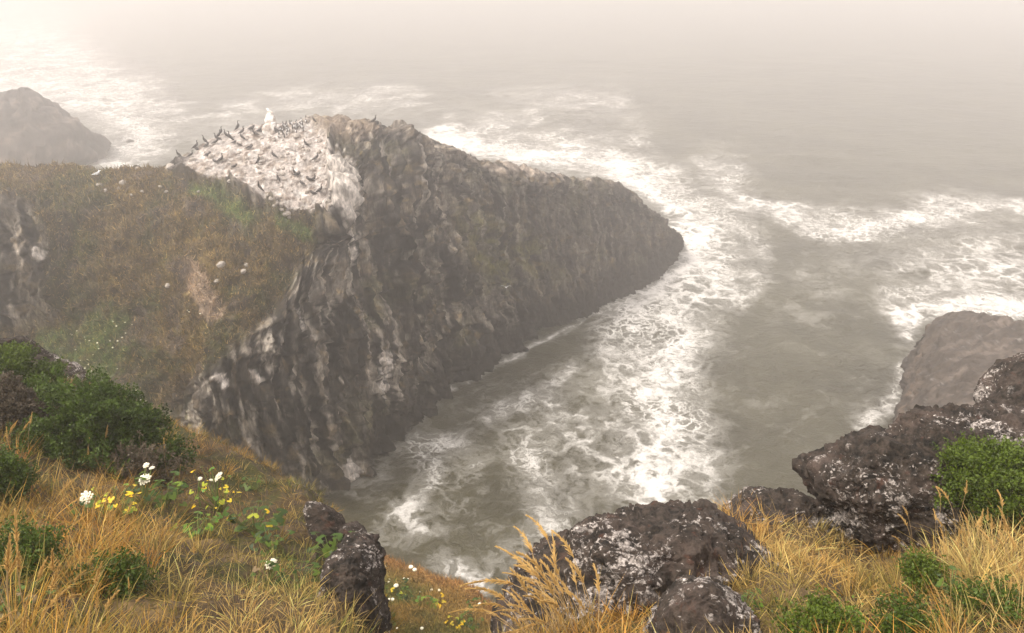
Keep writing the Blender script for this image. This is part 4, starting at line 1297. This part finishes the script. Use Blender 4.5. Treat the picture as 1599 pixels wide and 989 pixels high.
flower_plant(1490, 935, RB, 'small green herb under the pale seed heads', [('green', 8)], [], .07, .14, .12)

# far flower heads: on the headland slope and the lower bench
FAR = [(153, 538), (155, 547), (177, 504), (182, 512), (196, 506), (197, 522), (192, 530), (170, 533), (172, 534), (184, 535), (133, 529), (127, 538), (113, 526), (121, 519), (135, 533), (140, 535), (110, 568), (115, 569),
       (126, 566), (137, 564), (138, 571), (134, 578), (153, 591), (94, 547), (185, 578), (208, 509), (293, 487), (312, 493), (295, 489), (213, 612), (221, 627), (228, 629), (119, 548), (176, 545), (147, 556), (165, 520), (112, 524), (143, 582)]
_bV, _bF = ico(2)
def far_flower_mesh(w, h):
    v, f = tube(np.stack([0 * _s, 0 * _s, _s * h], 1), np.full(4, w * .07), 4)
    me = mesh_from('flower', np.vstack([_bV * [w * .5, w * .5, w * .26] + [0, 0, h]]), _bF, M_UMBEL)
    return me
FF = [far_flower_mesh(.11, .10), far_flower_mesh(.17, .15), far_flower_mesh(.085, .08)]

for k, (x, y) in enumerate(FAR):
    loc, nor = hit(HB, x, y)
    if loc is None: continue
    o = link('flower', FF[(0, 2, 2)[k % 3]], label='tiny cream flower head dotting the green headland slope', category='flower', group='cream flowers on the headland slope')
    o.location = loc + Vector((0, 0, .02)); o.rotation_euler = (.3 * rng.normal(), .3 * rng.normal(), 0)
BFL = [(594, 930, 1), (589, 929, 1), (599, 935, 1), (588, 937, 1), (601, 944, 1.1), (608, 941, 1), (613, 941, 1.1), (619, 920, 1.3), (642, 891, 1.4), (648, 895, 1.3), (631, 906, .6), (637, 906, .5), (674, 924, .7), (686, 925, .8),
       (659, 985, .8), (771, 988, 1.2), (749, 947, .9), (592, 882, .5), (596, 880, .5), (597, 890, .5), (600, 899, .5), (608, 907, .5), (589, 911, .6), (583, 893, .5), (586, 900, .5), (620, 985, .7), (602, 886, .4), (593, 891, .4), (607, 911, .5), (656, 926, .4)]
BFL.sort()
NTH = 'first second third fourth fifth sixth seventh eighth ninth tenth eleventh twelfth thirteenth'.split()
_nb = 0
for k, (x, y, s) in enumerate(BFL):
    loc, nor = hit(BB, x, y)
    if loc is None: continue
    big = s > .85
    o = link('flower', FF[1], label='larger cream flower head on the lower bench, %s from the black rock face' % NTH[min(_nb, 12)] if big else 'tiny cream flower dotting the lower bench', category='flower', group='larger cream flowers on the bench' if big else 'small cream flowers on the bench')
    _nb += big
    o.location = loc; o.scale = (s * .66,) * 3
for x, y, k, n, lab in ((618, 933, 'yellow', 2, 'yellow-leaved plant on the lower bench left of the others'), (680, 942, 'yellow', 3, 'yellow-leaved plant in the middle of the lower bench'), (712, 980, 'yellow', 5, 'yellow-leaved plant low on the bench at the bottom edge'),
                        (635, 936, 'green', 9, 'dark green leafy plant on the lower bench beside the yellow one'), (665, 945, 'light', 6, 'light green plant on the lower bench'), (620, 922, 'green', 6, 'green plant under the cream flower head on the bench'),
                        (600, 975, 'green', 8, 'dark leafy plant on the bench beside the black rock face'), (742, 950, 'green', 4, 'green plant on the outer edge of the bench'), (735, 975, 'green', 7, 'dark green leafy plant at the foot of the bench')):
    flower_plant(x, y, BB, lab, [(k, n)], [], .20, .30, .16)

# ================================================================== STONES OF THE COLONY
def stone_mesh(seed):
    v, f = ico(3)
    d = .30 * fbm(v * 1.1 + seed, 2) + .25 * (ridged(v * 1.7 + seed, 2) - .5)
    v = v * (1 + d)[:, None] * [1, .8, .7]
    return mesh_from('stone', v, f, M_STONE)
STN = [stone_mesh(k * 3.7) for k in range(5)]
STONES = [(267, 262, .55), (233, 252, .42), (228, 260, .3), (215, 264, .26), (155, 290, .3), (165, 298, .22), (192, 287, .35), (185, 295, .2), (205, 305, .2), (250, 292, .2), (260, 300, .22), (222, 300, .2), (300, 250, .3), (268, 250, .35), (250, 258, .3),
          (418, 305, .22), (424, 311, .28), (432, 318, .25), (440, 320, .30), (428, 322, .2), (448, 335, .45), (452, 340, .3), (440, 328, .22), (415, 310, .2), (462, 328, .2), (455, 205, .28), (463, 213, .40), (478, 190, .4), (480, 185, .35),
          (385, 248, .25), (350, 250, .3), (360, 262, .2), (330, 245, .3), (405, 270, .2), (480, 300, .25), (500, 318, .25), (487, 265, .2), (440, 245, .22), (410, 240, .2), (375, 225, .25), (340, 440, .35), (262, 447, .3), (385, 415, .25), (380, 425, .3), (345, 415, .4),
          (310, 300, .2), (470, 230, .3), (395, 210, .22), (505, 260, .2)]
for _ in range(110):
    x, y = 285 + 235 * rng.random(), 195 + 140 * rng.random()
    if in_poly(np.array([x]), np.array([y]), [(300, 262), (330, 225), (380, 205), (500, 200), (520, 240), (518, 330), (450, 335), (400, 312), (350, 285)])[0]:
        STONES.append((x, y, .12 + .2 * rng.random() ** 2))
for k, (x, y, s) in enumerate(STONES):
    loc, nor = hit(HB, x, y)
    if loc is None: continue
    o = link('stone', STN[k % 5], headland)
    o.location = loc + Vector((0, 0, s * .12)); o.scale = (s * .55, s * .55, s * .55 * (.8 + .4 * rng.random())); o.rotation_euler = (0, .2 * rng.normal(), rng.random() * 6.28)

def guano_cols(V):
    n = fbm(V * 2.5, 3)
    return mixc(np.tile(np.array([.42, .36, .31]), (len(V), 1)), (.70, .66, .61), smooth(-.1, .3, n))
loc, _ = hit(HB, 422, 208)
tp = float((np.array(loc) - CAM) @ F_AX)
rock('rock_pillar', [(413, 210), (414, 195), (414, 182), (418, 173), (424, 172), (428, 178), (429, 190), (431, 205), (430, 214), (420, 216)], tp, .32, 5, .07, 'upright whitened rock pillar with a gull on top in the bird colony', 'rock', M_STACK, guano_cols, 11)
pill_top = Vector(at(421.5, 173.5, tp))

# ================================================================== BIRDS
def bird_loft(pts, sides=8):
    """pts: (x, z, half width, half height)"""
    P = np.array(pts, float)
    V = []
    T = unit(np.stack([np.gradient(P[:, 0]), np.gradient(P[:, 1])], 1))
    for (x, z, w, h), (tx, tz) in zip(P, T):
        for q in range(sides):
            a = 2 * math.pi * q / sides
            V.append((x - tz * math.sin(a) * h, math.cos(a) * w, z + tx * math.sin(a) * h))
    V = np.array(V); Fc = []
    for k in range(len(P) - 1):
        for q in range(sides):
            a, b = k * sides + q, k * sides + (q + 1) % sides
            Fc.append((a, b, b + sides, a + sides))
    return V, np.array(Fc)
def vc_mat(name, rough=.7):
    m, nt, out = new_mat(name); k = NT(nt)
    c = k.n('ShaderNodeAttribute', attribute_name='Col').outputs['Color']
    n = k.noise(k.n('ShaderNodeTexCoord').outputs['Object'], 14, 3)
    k.l(k.principled(k.vec('SCALE', c, k.ramp(n, .3, .7, .8, 1.2, 'LINEAR')), rough), out.inputs[0])
    return m
M_BIRD = vc_mat('plumage')
CORM = []
for pts in (
    [(-.42, .02, .01, .01), (-.32, .06, .05, .02), (-.18, .12, .09, .07), (-.04, .20, .115, .11), (.08, .30, .10, .10), (.13, .39, .06, .065), (.13, .48, .034, .036), (.15, .56, .030, .032), (.18, .605, .036, .036), (.23, .61, .022, .02), (.33, .61, .006, .008)],
    [(-.44, .06, .01, .01), (-.34, .09, .05, .025), (-.20, .12, .10, .07), (-.04, .15, .125, .10), (.10, .20, .10, .09), (.18, .28, .055, .06), (.19, .37, .034, .036), (.20, .44, .030, .03), (.23, .475, .034, .034), (.28, .475, .02, .02), (.37, .46, .006, .008)],
    [(-.44, .10, .01, .01), (-.33, .11, .05, .03), (-.20, .12, .11, .08), (-.03, .13, .135, .11), (.12, .15, .10, .09), (.20, .19, .05, .05), (.21, .25, .036, .036), (.16, .28, .034, .034), (.10, .29, .03, .03), (.05, .27, .012, .012)],
):
    V, Fc = bird_loft(pts)
    CORM.append(mesh_from('cormorant', V, Fc, M_CORM))
def murre_mesh():
    V, Fc = bird_loft([(-.12, .02, .02, .01), (-.08, .06, .06, .05), (-.03, .15, .085, .085), (.0, .26, .075, .075), (.015, .33, .045, .05), (.025, .38, .038, .04), (.06, .40, .02, .02), (.12, .40, .004, .005)])
    c = np.where((V[:, 0] > -.005)[:, None] & (V[:, 2] < .31)[:, None], [.75, .74, .72], [.035, .028, .024])
    return mesh_from('murre', V, Fc, M_BIRD, c)
MURRE = murre_mesh()
def gull_mesh():
    V, Fc = bird_loft([(-.30, .16, .01, .01), (-.2, .18, .06, .03), (-.06, .19, .10, .085), (.08, .23, .09, .09), (.14, .30, .055, .055), (.17, .36, .048, .048), (.22, .37, .022, .022), (.28, .36, .006, .008)])
    c = np.where((V[:, 2] > .19)[:, None] & (V[:, 0] < .06)[:, None], [.34, .35, .37], [.82, .82, .80])
    return mesh_from('gull', V, Fc, M_BIRD, c)
GULL = gull_mesh()

ZX = lambda X, Y: (180 + X / 4.441, 160 + Y / 4.441)
SKYLINE = [(440, 375, 1, 2.6, .9), (528, 378, 1, .5, .9), (567, 290, 1, .3, 1.1), (560, 328, 2, 2.8, 1.05), (622, 258, 0, 2.9, 1), (640, 308, 2, .4, 1), (700, 290, 1, .2, 1), (708, 262, 1, 2.9, 1.05), (724, 245, 0, .4, 1), (740, 225, 0, .6, 1), (768, 240, 1, 2.8, 1.1),
           (797, 262, 0, 2.9, 1.1), (858, 192, 0, .1, 1.15), (885, 218, 1, .3, 1.1), (880, 256, 1, 2.7, 1), (952, 190, 2, .2, 1.1), (970, 230, 1, 3.0, 1), (1010, 203, 2, .5, 1.1), (1112, 206, 2, 2.6, 1.2), (1376, 138, 0, 3.0, .8)]
SLOPE = [(740, 410, 1, .2, 1.15), (832, 454, 2, .3, .9), (1002, 422, 0, .0, 1.05), (1100, 382, 1, 2.7, 1.05), (938, 324, 2, .3, 1.1), (1322, 308, 0, 2.9, 1), (1395, 402, 1, .5, 1.1), (1130, 542, 1, 2.2, 1.05), (1243, 502, 0, 2.7, .85), (1268, 512, 2, .1, 1.1), (1295, 572, 2, 2.6, .95),
         (1345, 548, 2, 2.9, 1.15), (1380, 546, 1, .2, 1.05), (1000, 608, 0, 2.8, 1.05), (1370, 642, 2, 2.9, 1.05), (1425, 622, 1, .3, 1.1), (828, 288, 2, .3, .8), (858, 303, 2, 2.8, .8), (650, 372, 2, .3, 1), (690, 420, 2, 2.7, .9)]
ORD = 'first second third fourth fifth sixth seventh eighth ninth tenth eleventh twelfth thirteenth fourteenth fifteenth sixteenth seventeenth eighteenth nineteenth twentieth'.split()
def place_bird(name, me, x, y, yaw, sc, label, cat, group):
    loc, nor = hit(HB, x, y)
    if loc is None:
        for dy in range(1, 12):
            loc, nor = hit(HB, x, y + dy)
            if loc is not None: break
    if loc is None: return
    o = link(name, me, label=label, category=cat, group=group)
    o.location = loc + Vector((0, 0, .04)); o.rotation_euler = (0, -.10 - .25 * rng.random(), yaw); o.scale = (sc * .76,) * 3
for lst, txt, grp in ((SKYLINE, 'dark cormorant along the colony skyline, {} from the left', 'cormorants along the colony skyline'), (SLOPE, 'dark cormorant on the open white ledge below the skyline, {} from the left', 'cormorants on the open ledge')):
    for k, (X, Y, p, yaw, sc) in enumerate(sorted(lst)):
        x, y = ZX(X, Y)
        place_bird('cormorant', CORM[p], x, y, yaw, sc, txt.format(ORD[k]), 'cormorant', grp)
x, y = 585, 191
place_bird('cormorant', CORM[1], x, y, .4, 1.0, 'lone dark cormorant on the pale ridge right of the colony', 'cormorant', None)
for k in range(46):
    X = 1140 + 190 * rng.random(); Y = 205 - .30 * (X - 1150) + rng.normal() * 20 + 6
    x, y = ZX(X, Y)
    place_bird('murre', MURRE, x, y, rng.random() * 6.28, .95, 'small dark and white murre in the crowd right of the rock pillar', 'murre', 'murres crowded right of the rock pillar')
g = link('gull', GULL, label='white gull standing on top of the rock pillar', category='gull')
g.location = pill_top - Vector((0, 0, .22)); g.rotation_euler = (0, 0, 2.9)
loc, _ = hit(HB, 152, 275)
g = link('gull', GULL, label='white gull resting on the grassy saddle beside the stack', category='gull')
g.location = loc - Vector((0, 0, .05)); g.rotation_euler = (0, 0, .3)

# gull in flight in front of the cliff
loc, _ = hit(HB, 790, 449)
tf = float((np.array(loc) - CAM) @ F_AX) - 5.0
g = thing('flying_gull', Vector(at(790, 449, tf)), 'white gull flying with raised wings in front of the dark cliff', 'gull')
V, Fc = bird_loft([(-.30, 0, .03, .008), (-.2, 0, .035, .025), (-.05, .0, .07, .06), (.08, .0, .065, .06), (.15, .01, .045, .045), (.19, .015, .035, .035), (.25, .01, .006, .008)])
link('body', mesh_from('body', V, Fc, M_WHITE), g)
for s in (-1, 1):
    W = []
    for q, (yy, zz, ch, xo) in enumerate([(.04, .03, .16, .05), (.22, .14, .15, .08), (.38, .17, .12, .05), (.56, .13, .02, -.06)]):
        W += [(xo, s * yy, zz), (xo - ch * .5, s * yy, zz + .012), (xo - ch, s * yy, zz), (xo - ch * .5, s * yy, zz - .008)]
    F_ = []
    for q in range(3):
        for r in range(4):
            a, b = q * 4 + r, q * 4 + (r + 1) % 4
            F_.append((a, b, b + 4, a + 4))
    link('wing', mesh_from('wing', np.array(W), np.array(F_), M_WHITE), g)
g.rotation_euler = (.15, .25, 1.9); g.scale = (.75,) * 3

# ================================================================== FOG
def build_haze():
    m, nt, out = new_mat('sea_fog')
    pv = nt.nodes.new('ShaderNodeVolumePrincipled')
    pv.inputs['Color'].default_value = (.972, .947, .928, 1)
    pv.inputs['Density'].default_value = 0.0055
    pv.inputs['Anisotropy'].default_value = 0.76
    nt.links.new(pv.outputs[0], out.inputs['Volume'])
    x0, x1, y0, y1, z0, z1 = -1520, 1520, -320, 2630, -27, 33.6
    V = [(x, y, z) for x in (x0, x1) for y in (y0, y1) for z in (z0, z1)]
    Fc = [(0, 1, 3, 2), (4, 6, 7, 5), (0, 4, 5, 1), (2, 3, 7, 6), (0, 2, 6, 4), (1, 5, 7, 3)]
    link('haze', mesh_from('haze', np.array(V, float), np.array(Fc), m, None, False), kind='stuff', label='pale sea fog filling the air')
build_haze()
